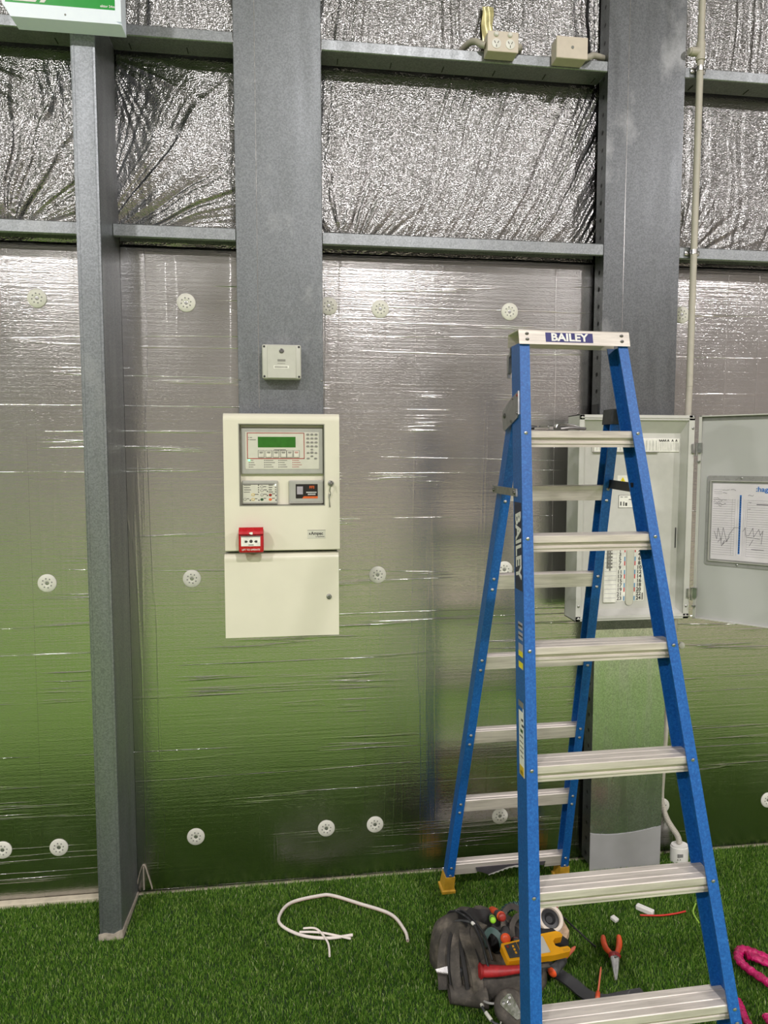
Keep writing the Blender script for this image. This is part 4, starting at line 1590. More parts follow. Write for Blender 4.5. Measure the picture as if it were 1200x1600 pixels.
# rivets
for s_ in (-1, 1):
    m = MB()
    for k in range(6):
        z = 1.8 - .3 * k - .008
        for dz in ((0,) if k < 5 else (0, -.032)):
            m.lathe([(.0058, 0), (.0058, .0012), (.0035, .0032)], (s_ * (wi(z + dz) + .0165), yf_(z + dz), z + dz), (0, -1, -LA), 10)
    lb_(m, 'rail_rivets', 'steel_mid', kind='stuff')
    m = MB()
    for k in range(6):
        for dz in (0, -.0375):
            z = 1.6197 - .3 * k + dz
            m.lathe([(.0055, 0), (.0055, .001), (.003, .0028)], (s_ * (vi(z) + .0155), yr_(z), z), (0, -1, LB), 10)
    lb_(m, 'rail_rivets', 'steel_mid', kind='stuff')
# top cap
m = MB()
cw = .1755
m.prism([(-.024, 2.058), (-.013, 2.100), (-.010, 2.103), (.078, 2.103), (.083, 2.100), (.086, 2.062), (.083, 2.062), (.080, 2.099), (-.0095, 2.099), (-.021, 2.058)],
        lambda a, b, t_: (t_, a, b), -cw, cw)
cap = lb_(m, 'top_cap', 'alum_worn')
for s_ in (-1, 1):
    for dz in (2.072, 2.089):
        yq = -.024 + (dz - 2.058) * .262
        m = MB().lathe([(.0058, 0), (.0058, .001), (.003, .0026)], (s_ * .150, yq, dz), (0, -1, -.25), 10)
        lb_(m, 'cap_rivet', 'steel_dark', cap)
tilt = math.atan2(.011, .042)
fcap = lambda x, z, o_: (x, -.024 + (z - 2.058) * .262 - o_, z)
m = MB()
m.add([fcap(-.0925, 2.0655, .0006), fcap(.0570, 2.0655, .0006), fcap(.0570, 2.0945, .0006), fcap(-.0925, 2.0945, .0006),
       fcap(-.0925, 2.0655, -.001), fcap(.0570, 2.0655, -.001), fcap(.0570, 2.0945, -.001), fcap(-.0925, 2.0945, -.001)],
      [(0, 1, 2, 3), (4, 7, 6, 5), (0, 4, 5, 1), (1, 5, 6, 2), (2, 6, 7, 3), (3, 7, 4, 0)])
stk = lb_(m, 'name_sticker', 'navy', cap)


def ltext(name, body, size, origin, mat, parent, rot, **kw):
    """text in the ladder's own frame"""
    o = text(name, body, size, Vector(origin) + Vector(base_of(parent)), mat, parent, rot, **kw)
    return o


Rc = Matrix.Rotation(-tilt, 3, 'X') @ WALLM
ltext('lettering', 'BAILEY', .0335, fcap(-.018, 2.0795, .0012), 'sticker_white', stk, Rc, bold=.0011, sx=1.13)
# hinge plates outside, brackets inside, hook, spreader bars
for s_ in (-1, 1):
    m = MB()
    pl = [(-.045, 1.918), (-.0605, 1.848), (-.054, 1.838), (.052, 1.803), (.066, 1.808), (.088, 1.848), (.086, 1.866), (.030, 1.893)]
    m.prism(pl, lambda a, b, t_: (s_ * (wi(b) + .031 + t_), a, b), .0003, .0045)
    hp = lb_(m, 'hinge_plate', 'steel_mid')
    m = MB()
    m.lathe([(.008, 0), (.008, .002), (.004, .005)], (s_ * (wi(1.85) + .0355), .062, 1.850), (s_, 0, 0), 14)
    lb_(m, 'pivot_bolt', 'steel_dark', hp)
    for (yy_, zz_) in ((-.040, 1.905), (-.050, 1.852), (-.004, 1.898), (-.003, 1.830)):
        m = MB().lathe([(.0045, 0), (.004, .002)], (s_ * (wi(zz_) + .0355), yy_, zz_), (s_, 0, 0), 8)
        lb_(m, 'plate_rivet', 'led_red' if yy_ == -.040 else 'steel_dark', hp)
    for (z0_, z1_, dy, ww) in ((1.945, 2.030, .008, .022), (1.825, 1.905, .010, .026), (1.585, 1.640, .008, .026)):
        m = MB()
        m.prism([(yf_(z0_) + dy, z0_), (yf_(z0_) + dy + ww, z0_), (yf_(z1_) + dy + ww, z1_), (yf_(z1_) + dy, z1_)],
                lambda a, b, t_: (s_ * (wi(b) + .0262 - t_), a, b), 0, .004)
        bk = lb_(m, 'inner_bracket', 'steel_mid')
        m = MB()
        zc = (z0_ + z1_) / 2
        for q in ((zc,) if z1_ - z0_ < .06 else (z0_ + .012, z1_ - .012)):
            m.lathe([(.005, 0), (.004, .003)], (s_ * (wi(q) + .022), yf_(q) + dy + ww / 2, q), (-s_, 0, 0), 8)
        lb_(m, 'bracket_bolts', 'steel_dark', bk)
    # rear rail end cap
    m = MB()
    z0_, z1_ = 1.826, 1.872
    vs = []
    for z in (z0_, z1_):
        for (a, b) in ((vi(z) - .003, yr_(z) - .003), (vi(z) + .034, yr_(z) - .003), (vi(z) + .034, yr_(z) + .054), (vi(z) - .003, yr_(z) + .054)):
            vs.append((s_ * a, b, z))
    m.add(vs, [(0, 1, 2, 3), (4, 7, 6, 5), (0, 4, 5, 1), (1, 5, 6, 2), (2, 6, 7, 3), (3, 7, 4, 0)])
    lb_(m, 'rail_end_cap', 'charcoal_plastic')
    # front rubber feet (below the picture) and rear yellow feet
    m = MB()
    vs = []
    for (z, g_) in ((.0, .012), (.012, .012), (.016, .006), (.075, .004)):
        y = yr_(z)
        for (a, b) in ((vi(z) - g_, y - g_), (vi(z) + .031 + g_, y - g_), (vi(z) + .031 + g_, y + .050 + g_), (vi(z) - g_, y + .050 + g_)):
            vs.append((s_ * a, b, z))
    m.add(vs, [(3, 2, 1, 0), (12, 13, 14, 15)] + [(r * 4 + k, r * 4 + (k + 1) % 4, r * 4 + 4 + (k + 1) % 4, r * 4 + 4 + k) for r in range(3) for k in range(4)])
    lb_(m, 'rear_foot', 'foot_yellow')
    m = MB()
    vs = []
    for (z, g_) in ((.0, .010), (.012, .010), (.016, .005), (.075, .004)):
        y = yf_(z)
        for (a, b) in ((wi(z) - g_, y - g_), (wi(z) + .031 + g_, y - g_), (wi(z) + .031 + g_, y + .075 + g_), (wi(z) - g_, y + .075 + g_)):
            vs.append((s_ * a, b, z))
    m.add(vs, [(3, 2, 1, 0), (12, 13, 14, 15)] + [(r * 4 + k, r * 4 + (k + 1) % 4, r * 4 + 4 + (k + 1) % 4, r * 4 + 4 + k) for r in range(3) for k in range(4)])
    lb_(m, 'front_foot', 'foot_yellow')
m = MB().prism([(-.100, 1.6085), (-.096, 1.631), (.122, 1.632), (.128, 1.6085)], lambda a, b, t_: (-(wi(1.62) + .0315 + t_), a, b), .0003, .006)
sp_ = lb_(m, 'spreader_bar', 'steel_mid')
m = MB()
for a in (-.088, .112):
    m.lathe([(.007, 0), (.005, .004)], (-(wi(1.62) + .0375), a, 1.620), (-1, 0, 0), 10)
lb_(m, 'spreader_bolts', 'steel_dark', sp_)
m = MB().prism([(-.060, 1.617), (-.060, 1.645), (.090, 1.650), (.090, 1.622)], lambda a, b, t_: (wi(1.62) + .010 - t_, a, b), .0, .008)
lb_(m, 'spreader_bar', 'black_plastic', label='black right-hand spreader bar')
m = MB()
m.prism([(.060, 2.060), (.066, 2.060), (.074, 2.040), (.092, 2.036), (.092, 1.985), (.088, 1.968), (.080, 1.968), (.082, 1.982), (.076, 1.985), (.074, 2.030), (.062, 2.036)],
        lambda a, b, t_: (-(wi(2.0) + .020 + t_), a, b), .0, .010)
lb_(m, 'tool_hook', 'steel_mid')
# stickers on the outside of the left front rail
def rail_pt(yo, z, o_):
    return (-(wi(z) + .0312 + o_), yf_(z) + yo, z)


def rail_patch(y0, y1, z0, z1, name, mat, parent, o_=.0006):
    m = MB()
    vs = [rail_pt(y0, z0, o_), rail_pt(y1, z0, o_), rail_pt(y1, z1, o_), rail_pt(y0, z1, o_), rail_pt(y0, z0, -.0005), rail_pt(y1, z0, -.0005), rail_pt(y1, z1, -.0005), rail_pt(y0, z1, -.0005)]
    m.add(vs, [(0, 1, 2, 3), (4, 7, 6, 5), (0, 4, 5, 1), (1, 5, 6, 2), (2, 6, 7, 3), (3, 7, 4, 0)])
    return lb_(m, name, mat, parent)


# frame of the web: down the rail / towards the wall
dn = (Vector(rail_pt(0, 1.0, 0)) - Vector(rail_pt(0, 1.5, 0))).normalized()
bk_ = Vector((0, 1, 0))
nn = Vector((-1, 0, 0))
RW = Matrix(((dn.x, -0.0, nn.x), (dn.y, -bk_.y * -1 * -1, nn.y), (dn.z, 0, nn.z)))
# text x runs down the rail, text y runs towards the front of the rail, normal outwards
fr_ = -bk_
upv = nn.cross(dn).normalized()
RW = Matrix(((dn.x, upv.x, nn.x), (dn.y, upv.y, nn.y), (dn.z, upv.z, nn.z)))
bs = rail_patch(.008, .066, 1.348, 1.592, 'name_sticker', 'navy_dark', rails[-1])
ltext('lettering', 'BAILEY', .058, rail_pt(.037, 1.470, .0009), 'sticker_white', bs, RW, bold=.0016, sx=1.10)
wsx = rail_patch(.014, .046, 1.140, 1.262, 'worn_sticker', 'paper_line', rails[-1])
for (z0_, z1_, mt) in ((1.172, 1.186, 'warning_yellow'), (1.142, 1.158, 'warning_yellow'), (1.158, 1.172, 'ladder_blue'), (1.206, 1.216, 'ladder_blue'), (1.224, 1.228, 'navy_dark'), (1.236, 1.243, 'ladder_blue'), (1.250, 1.256, 'print_dark')):
    rail_patch(.014, .046, z0_, z1_, 'sticker_band', mt, wsx, .0010)
wsx = rail_patch(.016, .052, .868, 1.055, 'worn_sticker', 'label_white', rails[-1])
for (z0_, z1_, y0_, y1_, mt) in ((1.040, 1.055, .016, .052, 'print_mid'), (1.030, 1.040, .020, .052, 'ladder_blue'), (1.006, 1.012, .018, .032, 'print_dark'), (.992, .998, .016, .030, 'print_dark'), (.976, .984, .022, .040, 'led_dark_green'),
                                 (.964, .968, .020, .046, 'print_mid'), (.950, .953, .020, .046, 'print_mid'), (.938, .941, .018, .046, 'print_mid'), (.926, .929, .020, .046, 'print_mid'), (.914, .917, .020, .040, 'print_mid'), (.868, .892, .018, .050, 'led_yellow'), (.872, .880, .024, .044, 'print_dark')):
    rail_patch(y0_, y1_, z0_, z1_, 'sticker_band', mt, wsx, .0010)

# cutters resting on the top tread
cz_s, sn_ = math.cos(.01784), math.sin(.01784)


def LWp(x, y, z):
    return (.84929 + x * cz_s - y * sn_, -.69532 + x * sn_ + y * cz_s, z)


root = thing('side_cutters', 'chrome and dark pliers lying on the top ladder tread', 'pliers', LWp(-.07, -.045, 1.7965))
m = MB().tube(spline([LWp(-.052, -.048, 1.802), LWp(-.02, -.050, 1.8055), LWp(.01, -.045, 1.804), LWp(.03, -.040, 1.8035)], 6), [.005] * 18 + [.004], 8)
m.build('lower_handle', 'steel_dark', root, smooth=True)
m = MB().tube(spline([LWp(-.068, -.046, 1.806), LWp(-.060, -.042, 1.815), LWp(-.03, -.030, 1.817), LWp(.005, -.022, 1.812), LWp(.028, -.020, 1.804)], 6), .0042, 8)
m.build('upper_handle', 'chrome', root, smooth=True)
m = MB()
m.lathe([(.011, 0), (.011, .009), (.007, .012)], LWp(-.083, -.045, 1.8), (0, 0, 1), 14)
m.tube([LWp(-.083, -.045, 1.804), LWp(-.110, -.045, 1.8045), LWp(-.135, -.046, 1.803)], [.009, .008, .005], 8, True, .7)
m.tube([LWp(-.115, -.040, 1.810), LWp(-.090, -.040, 1.811)], .003, 6)
m.build('jaw', 'chrome', root, smooth=True)
m = MB().tube([LWp(-.126, -.044, 1.806), LWp(-.138, -.044, 1.8065), LWp(-.148, -.044, 1.804)], [.0055, .0065, .004], 8)
m.build('dark_tip', 'black_plastic', root, smooth=True)

# ================================================================== LOOSE THINGS ON THE GRASS
root = thing('cable_offcut', 'long white curved cable offcut lying on the grass', 'cable', (.1, -.28, 0))
pts = [(.3924, -.4329), (.3897, -.3783), (.3516, -.2837), (.2385, -.2042), (.1437, -.1442), (.094, -.1376), (-.0177, -.1664), (-.0605, -.2365), (-.0526, -.2953), (.0165, -.3563), (.1067, -.385), (.2009, -.3807)]
sp = spline([(x, y, .009) for x, y in pts], 8)
m = MB().tube(sp, .0056, 10)
m.build('sheath', 'cable_white', root, smooth=60)
m = MB().tube([p + Vector((0, 0, -.0022)) for p in sp[:60]], .0056, 10)
m.build('pink_core', 'cable_pinkish', root, smooth=60)
m = MB().tube(spline([(.0121, -.3415, .010), (.06, -.352, .013), (.1076, -.3677, .014), (.1925, -.3992, .009)], 8), .0042, 8)
tag(m.build('cable_offcut', 'cable_white', None, smooth=60), 'short straight white cable piece lying along the long offcut', 'cable')
m = MB().tube(spline([(.0261, -.3261, .012), (.074, -.3462, .019), (.1099, -.4114, .012), (.1132, -.4757, .008)], 8), .0038, 8)
tag(m.build('cable_offcut', 'cable_white', None, smooth=60), 'short bent white cable piece crossing over the long offcut', 'cable')
m = MB().tube(spline([(1.2789, -.4103, .007), (1.3484, -.4232, .008), (1.41, -.420, .007), (1.4602, -.412, .007)], 6), .0032, 8)
tag(m.build('wire_offcut', 'wire_red', None, smooth=60), 'short red wire offcut on the grass inside the ladder', 'wire')
m = MB().tube(spline([(1.5247, -.3746, .007), (1.4827, -.4262, .010), (1.4728, -.4796, .007)], 6), .003, 8)
tag(m.build('wire_offcut', 'wire_lime', None, smooth=60), 'short lime green wire offcut beside the right ladder rail', 'wire')
root = thing('cable_connector', 'small white connector block beside the red wire offcut', 'connector', (1.312, -.385, 0))
R_ = Matrix.Translation((1.312, -.385, .010)) @ Matrix.Rotation(-.85, 4, 'Z')
MB().box(-.032, .032, -.011, .011, -.010, .008, .003, 2, mat=R_).build('block', 'white_plastic', root)
MB().box(-.034, -.028, -.008, .008, -.006, .004, mat=R_).build('wire_entry', 'mid_grey_mark', root)
R_ = Matrix.Translation((1.1749, -.4164, .006)) @ Matrix.Rotation(.5, 4, 'Z') @ Matrix.Rotation(.15, 4, 'X')
tag(MB().box(-.0105, .0105, -.0125, .0125, -.006, .006, .002, 1, mat=R_).build('plastic_scrap', 'white_plastic', None), 'tiny white square scrap on the grass behind the pliers', 'scrap')
R_ = Matrix.Translation((1.512, -.575, .006)) @ Matrix.Rotation(-.5, 4, 'Z')
tag(MB().box(-.012, .012, -.003, .003, -.004, .003, .001, 1, mat=R_).build('plastic_scrap', 'white_plastic', None), 'thin white scrap on the grass right of the ladder', 'scrap')
R_ = Matrix.Translation((1.35, -.13, .006)) @ Matrix.Rotation(.2, 4, 'Z')
tag(MB().box(-.014, .014, -.004, .004, -.005, .003, .0015, 1, mat=R_).build('plastic_scrap', 'white_plastic', None), 'small white scrap at the foot of the holed column', 'scrap')

# long-nose pliers
root = thing('long_nose_pliers', 'orange-handled long nose pliers lying open on the grass', 'pliers', (1.08, -.6, 0))
for (hp, nm) in (([(1.084, -.516), (1.073, -.545), (1.068, -.575), (1.074, -.604)], 'handle'), ([(1.140, -.522), (1.128, -.550), (1.112, -.578), (1.090, -.607)], 'handle')):
    sp = spline([(x, y, .016) for x, y in hp], 6)
    n_ = len(sp)
    m = MB().tube(sp, [.0075 + .0028 * math.sin(PI * (i / (n_ - 1)) ** .8) for i in range(n_)], 10)
    h_ = m.build(nm, 'orange_grip', root, smooth=True)
    e = sp[-1]
    d_ = (sp[-1] - sp[-3]).normalized()
    m = MB().tube([e - d_ * .004, e + d_ * .002, e + d_ * .010, e + d_ * .014], [.010, .0155, .0155, .010], 10, True, .8)
    m.build('thumb_guard', 'red_grip', h_, smooth=True)
m = MB()
m.tube([(1.074, -.610, .015), (1.066, -.632, .015), (1.052, -.668, .014), (1.034, -.714, .012)], [.010, .0095, .006, .002], 8, True, .8)
m.tube([(1.088, -.612, .015), (1.078, -.634, .015), (1.060, -.672, .014), (1.038, -.714, .012)], [.010, .0095, .006, .002], 8, True, .8)
m.build('jaw', 'steel_mid', root, smooth=True)
m = MB().lathe([(.0075, 0), (.0075, .008), (.005, .010)], (1.078, -.624, .014), (0, 0, 1), 14)
m.build('pivot', 'steel_dark', root)


def driver(name, label, tip, butt, r, grip, band, tipmat, tiplen, cap=None):
    """screwdriver from butt of the handle to the tip of the blade"""
    tip, butt = Vector(tip), Vector(butt)
    ax = (tip - butt)
    L = ax.length
    ax.normalize()
    rt = thing(name, label, 'screwdriver', tuple(butt))
    hl = L - tiplen
    prof = [(r * .55, 0), (r * .85, hl * .03), (r, hl * .12), (r * .95, hl * .30), (r * .72, hl * .45), (r * .86, hl * .62), (r * .8, hl * .80), (r * .62, hl * .86), (r * .75, hl * .93), (r * .5, hl)]
    h_ = MB().lathe(prof, tuple(butt), tuple(ax), 14).build('handle', grip, rt, smooth=60)
    MB().lathe([(r * 1.02, hl * .14), (r * 1.03, hl * .18), (r * .99, hl * .30), (r * .77, hl * .44), (r * .8, hl * .47)], tuple(butt), tuple(ax), 14).build('grip_band', band, h_, smooth=60)
    if cap:
        MB().lathe([(r * .4, -r * .15), (r * .8, -.0), (r * .9, hl * .05)], tuple(butt), tuple(ax), 14).build('end_cap', cap, h_, smooth=60)
    MB().lathe([(r * .34, hl * .97), (r * .34, L * .92), (r * .16, L)], tuple(butt), tuple(ax), 10).build('blade', tipmat, rt, smooth=60)
    return rt


driver('screwdriver', 'thin orange voltage screwdriver pointing away from the lowest visible tread', (1.0158, -.6463, .008), (.925, -.812, .022), .009, 'orange_grip', 'orange_pale', 'orange_pale', .13)
driver('screwdriver', 'orange and grey screwdriver under the yellow clamp meter, blade pointing right', (.938, -.612, .062), (.820, -.702, .050), .0185, 'charcoal_plastic', 'charcoal_plastic', 'orange_pale', .068, 'orange_grip')

# pink straps
def pink(name, label, pts, w, h_):
    m = MB().tube(spline(pts, 8), [w * (1 + .12 * math.sin(i * 1.9)) for i in range((len(pts) - 1) * 8 + 1)], 10, True, h_)
    o = m.build(name, 'pink_plastic', None, smooth=60)
    return tag(o, label, 'strap')


root = thing('pink_wrapped_strap', 'shiny magenta wrapped strap folded on the grass at the right edge', 'strap', (1.53, -.70, 0))
m = MB().tube(spline([(1.60, -.70, .016), (1.562, -.668, .022), (1.530, -.650, .024), (1.508, -.660, .022), (1.488, -.692, .020), (1.492, -.730, .018), (1.515, -.790, .018), (1.535, -.850, .018), (1.55, -.90, .016)], 8),
              [.0150 + .0018 * math.sin(i * 1.7) for i in range(65)], 10, True, .75)
m.build('outer_loop', 'pink_plastic', root, smooth=60)
m = MB().tube(spline([(1.620, -.770, .014), (1.575, -.716, .018), (1.540, -.682, .020), (1.522, -.676, .020)], 8), [.016 + .002 * math.sin(i * 2.1) for i in range(25)], 10, True, .7)
m.build('inner_fold', 'pink_plastic', root, smooth=60)
pink('pink_wrapped_strap', 'short piece of magenta wrapping at the foot of the right ladder rail', [(1.375, -.845, .014), (1.368, -.875, .014), (1.355, -.905, .016), (1.345, -.95, .016)], .012, .7)
pink('pink_wrapped_strap', 'magenta wrapping end at the bottom right corner', [(1.425, -.915, .014), (1.42, -.94, .014), (1.41, -.98, .014)], .014, .7)

# ---------------------------------------------------------------- tool bag
root = thing('tool_bag', 'worn charcoal canvas tool bag slumped on the grass under the ladder', 'bag', (.66, -.60, -.006))
cx0, cy0 = .655, -.575


def bag_surface():
    P = []
    nu, nv = 64, 26
    for i in range(nu):
        a = 2 * PI * i / nu
        row = []
        for j in range(nv):
            t = j / (nv - 1)
            ph = t * PI / 2
            rx = .198 + .014 * math.sin(3 * a + .5) + .008 * math.sin(7 * a)
            ry = .185 + .012 * math.sin(2 * a + 1.2) + .008 * math.sin(5 * a)
            r = math.cos(ph) ** .45
            hz = .128 + .022 * math.cos(a - 2.6) - .02 * math.cos(a)
            # open mouth: dips in the middle
            dip = .075 * max(0, 1 - (r / .55)) if r < .55 else 0
            fold = .006 * math.sin(9 * a + 3 * t) * math.sin(PI * t) + .004 * math.sin(17 * a - 2 * t) * math.sin(PI * t)
            x = cx0 + (rx + fold) * r * math.cos(a)
            y = cy0 + (ry + fold) * r * math.sin(a)
            z = -.006 + hz * math.sin(ph) ** .8 - dip + .004 * math.sin(11 * a + 5 * t)
            row.append((x, y, max(z, -.008)))
        P.append(row)
    return P


m = MB().grid(bag_surface(), closed_u=True)
m.build('bag_body', 'canvas', root, smooth=60)
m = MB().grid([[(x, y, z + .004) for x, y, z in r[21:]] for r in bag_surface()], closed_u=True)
m.build('mouth_shade', 'pipe_black', root, smooth=60)  # black skin over the canvas paints the shade inside the open mouth
for gp in ([(.532, -.738, .052), (.528, -.705, .105), (.530, -.655, .136), (.545, -.605, .146)], [(.487, -.712, .045), (.487, -.67, .098), (.503, -.615, .125), (.530, -.565, .138)],
           [(.586, -.735, .075), (.574, -.70, .118), (.567, -.655, .141), (.574, -.605, .149)]):
    MB().strip(spline(gp, 6), .012, .008).build('pocket_gap_shade', 'pipe_black', root, smooth=35)  # black strips painting the shade in the gaps between pockets


def strap(pts, w, th, name='strap', mat='canvas', parent=root, up=(0, 0, 1)):
    return MB().strip(spline(pts, 8), w, th, up).build(name, mat, parent, smooth=35)


# broad webbing and flaps over the left side
strap([(.505, -.735, .030), (.500, -.705, .085), (.510, -.660, .122), (.530, -.610, .137), (.560, -.555, .142), (.600, -.515, .130), (.63, -.49, .10)], .030, .006, 'webbing')
strap([(.565, -.755, .040), (.562, -.730, .090), (.555, -.690, .130), (.548, -.640, .148), (.560, -.590, .150), (.590, -.55, .140)], .034, .006, 'webbing')
strap([(.465, -.690, .02), (.470, -.650, .075), (.490, -.600, .115), (.520, -.550, .130), (.565, -.500, .125), (.62, -.465, .105)], .032, .007, 'bag_edge')
strap([(.600, -.720, .07), (.590, -.690, .120), (.585, -.650, .145), (.596, -.605, .152), (.622, -.575, .148)], .040, .006, 'flap')
# loops for tools
for (lx0, ly0, lz0, rr) in ((.640, -.640, .125, .030), (.755, -.500, .105, .040), (.770, -.545, .100, .036)):
    pts = [(lx0 - rr, ly0 - .03, lz0 - .03), (lx0 - rr * .9, ly0 + .0, lz0 + .012), (lx0, ly0 + .02, lz0 + .03), (lx0 + rr * .9, ly0 + .0, lz0 + .012), (lx0 + rr, ly0 - .03, lz0 - .035)]
    strap(pts, .018, .005, 'tool_loop', 'teal_grip' if rr < .033 else 'canvas', root, (0, -1, .4))
# tubular side pocket lying along the front
m = MB()
P = []
for i in range(17):
    a = 2 * PI * i / 16
    P.append([(.478 + .112 * t + .0 * a, -.716 - .030 * t + .028 * math.cos(a) * (1 + .15 * t), .026 + .026 * math.sin(a) * (1 + .25 * t)) for t in [k / 8 for k in range(9)]])
m.grid(P)
m.grid([[(p[0], -.716 - .030 * k / 8 + (p[1] + .716 + .030 * k / 8) * .9, .026 + (p[2] - .026) * .9) for k, p in enumerate(r)] for r in P])
m.build('side_pocket', 'canvas', root, smooth=60)
strap([(.80, -.62, .045), (.84, -.655, .024), (.885, -.705, .014), (.915, -.762, .012), (.965, -.792, .012), (1.03, -.788, .012), (1.10, -.780, .011)], .048, .006, 'shoulder_strap', 'black_plastic')
# drawcords
m = MB().tube(spline([(.515, -.47, .03), (.520, -.482, .10), (.528, -.495, .142), (.552, -.525, .160), (.585, -.595, .166), (.596, -.67, .150), (.602, -.735, .105)], 8), .0045, 8)
m.build('cord', 'black_plastic', root, smooth=60)
m = MB().tube(spline([(.530, -.49, .140), (.57, -.525, .163), (.597, -.60, .168), (.612, -.66, .155), (.620, -.71, .120)], 8), .004, 8)
m.build('cord', 'black_plastic', root, smooth=60)
m = MB().tube(spline([(.495, -.55, .118), (.54, -.555, .150), (.575, -.580, .162), (.590, -.60, .165)], 8), .0045, 8)
m.build('cord', 'charcoal_plastic', root, smooth=60)
m = MB().lathe([(.005, 0), (.006, .004), (.005, .012)], (.583, -.593, .168), (.3, -.9, .1), 10)
m.build('cord_clip', 'white_plastic', root)

# things in the bag
driver('screwdriver', 'green screwdriver standing in the tool bag', (.690, -.445, .09), (.660, -.578, .158), .0115, 'teal_grip', 'lime_grip', 'lime_grip', .03, 'lime_grip')
driver('screwdriver', 'orange and grey screwdriver with a red end beside the green one', (.692, -.43, .10), (.700, -.556, .150), .016, 'orange_grip', 'charcoal_plastic', 'orange_grip', .02, 'led_red')
driver('screwdriver', 'stubby orange screwdriver in the middle of the tool bag', (.714, -.54, .10), (.680, -.655, .145), .0185, 'charcoal_plastic', 'charcoal_plastic', 'orange_grip', .02, 'orange_grip')
driver('screwdriver', 'dark red-tipped screwdriver handle half hidden behind the left ladder rail', (.735, -.57, .08), (.722, -.638, .118), .0135, 'charcoal_plastic', 'led_red', 'steel_mid', .02)
# red-handled drywall saw with pointed blade
root = thing('jab_saw', 'red-handled jab saw lying across the front of the tool bag', 'saw', (.64, -.735, .08))
m = MB()
hp = spline([(.576, -.724, .098), (.600, -.727, .098), (.640, -.733, .099), (.690, -.735, .100), (.745, -.735, .102)], 8)
m.tube(hp, [.0165 + .0065 * (1 if i < 2 else 0) + .0035 * math.sin(i / 32 * PI * 1.6 + .4) for i in range(len(hp))], 14, True, .85)
m.tube([(.569, -.723, .098), (.576, -.724, .098), (.586, -.725, .098)], [.016, .024, .018], 14)
m.build('handle', 'red_grip', root, smooth=60)
m = MB()
m.prism([(.745, -.745), (.80, -.742), (.80, -.728), (.745, -.725)], lambda a, b, t_: (a, b, t_), .100, .104)
m.build('ferrule', 'steel_dark', root)
root = thing('tapered_blade', 'pale tapered blade poking out left of the tool bag', 'blade', (.47, -.69, .06))
m = MB()
teeth = [(.440, -.683)]
for k in range(14):
    x = .445 + .0046 * k
    teeth += [(x, -.6875 - .00045 * k * 1.6 - .0016), (x + .0023, -.6865 - .00045 * k * 1.6)]
teeth += [(.510, -.700), (.511, -.678), (.47, -.680)]
m.prism(teeth, lambda a, b, t_: (a, -.69 + (b + .69) * .8 + t_ * .5, .076 + (b + .69) * 1.15 + t_), 0, .0025)
m.build('steel_blade', 'chrome', root)
MB().box(.511, .548, -.703, -.676, .060, .092, .006, 2).build('sleeve', 'charcoal_plastic', root)

# yellow clamp meter
root = thing('clamp_meter', 'yellow clamp meter with an open fork jaw on the tool bag', 'meter', (.76, -.67, .10))
ang = math.atan2(.030, .22)
Rm = Matrix.Translation((.662, -.690, .118)) @ Matrix.Rotation(ang, 4, 'Z') @ Matrix.Rotation(.30, 4, 'X')
f_ = lambda a, b, t_: tuple(Rm @ Vector((a, b, t_)))
m = MB()
m.prism([(0, -.026), (.004, -.032), (.14, -.040), (.15, -.042), (.215, -.040), (.222, -.034), (.222, -.026), (.217, -.021), (.190, -.020), (.178, -.012), (.178, .004), (.188, .012), (.214, .012),
         (.220, .018), (.216, .030), (.205, .036), (.15, .036), (.14, .032), (.004, .030), (0, .024)], f_, -.014, .012)
m.build('body', 'meter_yellow', root)
m = MB()
m.prism([(.010, -.023), (.052, -.026), (.052, .024), (.010, .021)], f_, .0121, .0145)
pnl = m.build('key_panel', 'charcoal_plastic', root)
m = MB()
m.prism([(.100, -.028), (.150, -.030), (.150, .026), (.100, .025)], f_, .0121, .0145)
m.build('display', 'board_grey', root)
m = MB()
m.prism([(.055, -.026), (.098, -.028), (.098, .025), (.055, .024)], f_, .0121, .0138)
m.build('dial_plate', 'charcoal_plastic', root)
m = MB()
for k in range(3):
    m.prism([(.034, -.014 + k * .011), (.040, -.014 + k * .011), (.040, -.007 + k * .011), (.034, -.007 + k * .011)], f_, .0144, .0155)
m.build('yellow_print', 'meter_yellow', pnl)
m = MB()
m.prism([(.016, .010), (.022, .010), (.022, .018), (.016, .018)], f_, .0144, .0160)
m.build('red_key', 'led_red', pnl)
m = MB()
for k in range(5):
    m.prism([(.196 + k * .0045, -.037), (.198 + k * .0045, -.037), (.198 + k * .0045, -.028), (.196 + k * .0045, -.028)], f_, .0118, .0128)
m.build('jaw_ribs', 'foot_yellow', root)

# corrugated black hose coil behind the drivers
root = thing('ribbed_hose_coil', 'black ribbed hose ring at the back of the tool bag', 'hose', (.79, -.47, .06))
m = MB()
ctr = Vector((.790, -.480, .085))
for k in range(26):
    a0_ = PI * (.02 + .96 * k / 25)
    p = ctr + Vector((.062 * math.cos(a0_), .055 * math.sin(a0_), .012 * math.sin(a0_)))
    d_ = Vector((-math.sin(a0_), .85 * math.cos(a0_), 0)).normalized()
    m.tube([p - d_ * .0022, p + d_ * .0022], .0155 if k % 2 else .0125, 10)
m.build('ribs', 'teal_grip', root)
m = MB().tube([ctr + Vector((.062 * math.cos(PI * (.02 + .96 * k / 25)), .055 * math.sin(PI * (.02 + .96 * k / 25)), .012 * math.sin(PI * (.02 + .96 * k / 25)))) for k in range(26)], .011, 10)
m.build('hose', 'black_plastic', root, smooth=60)

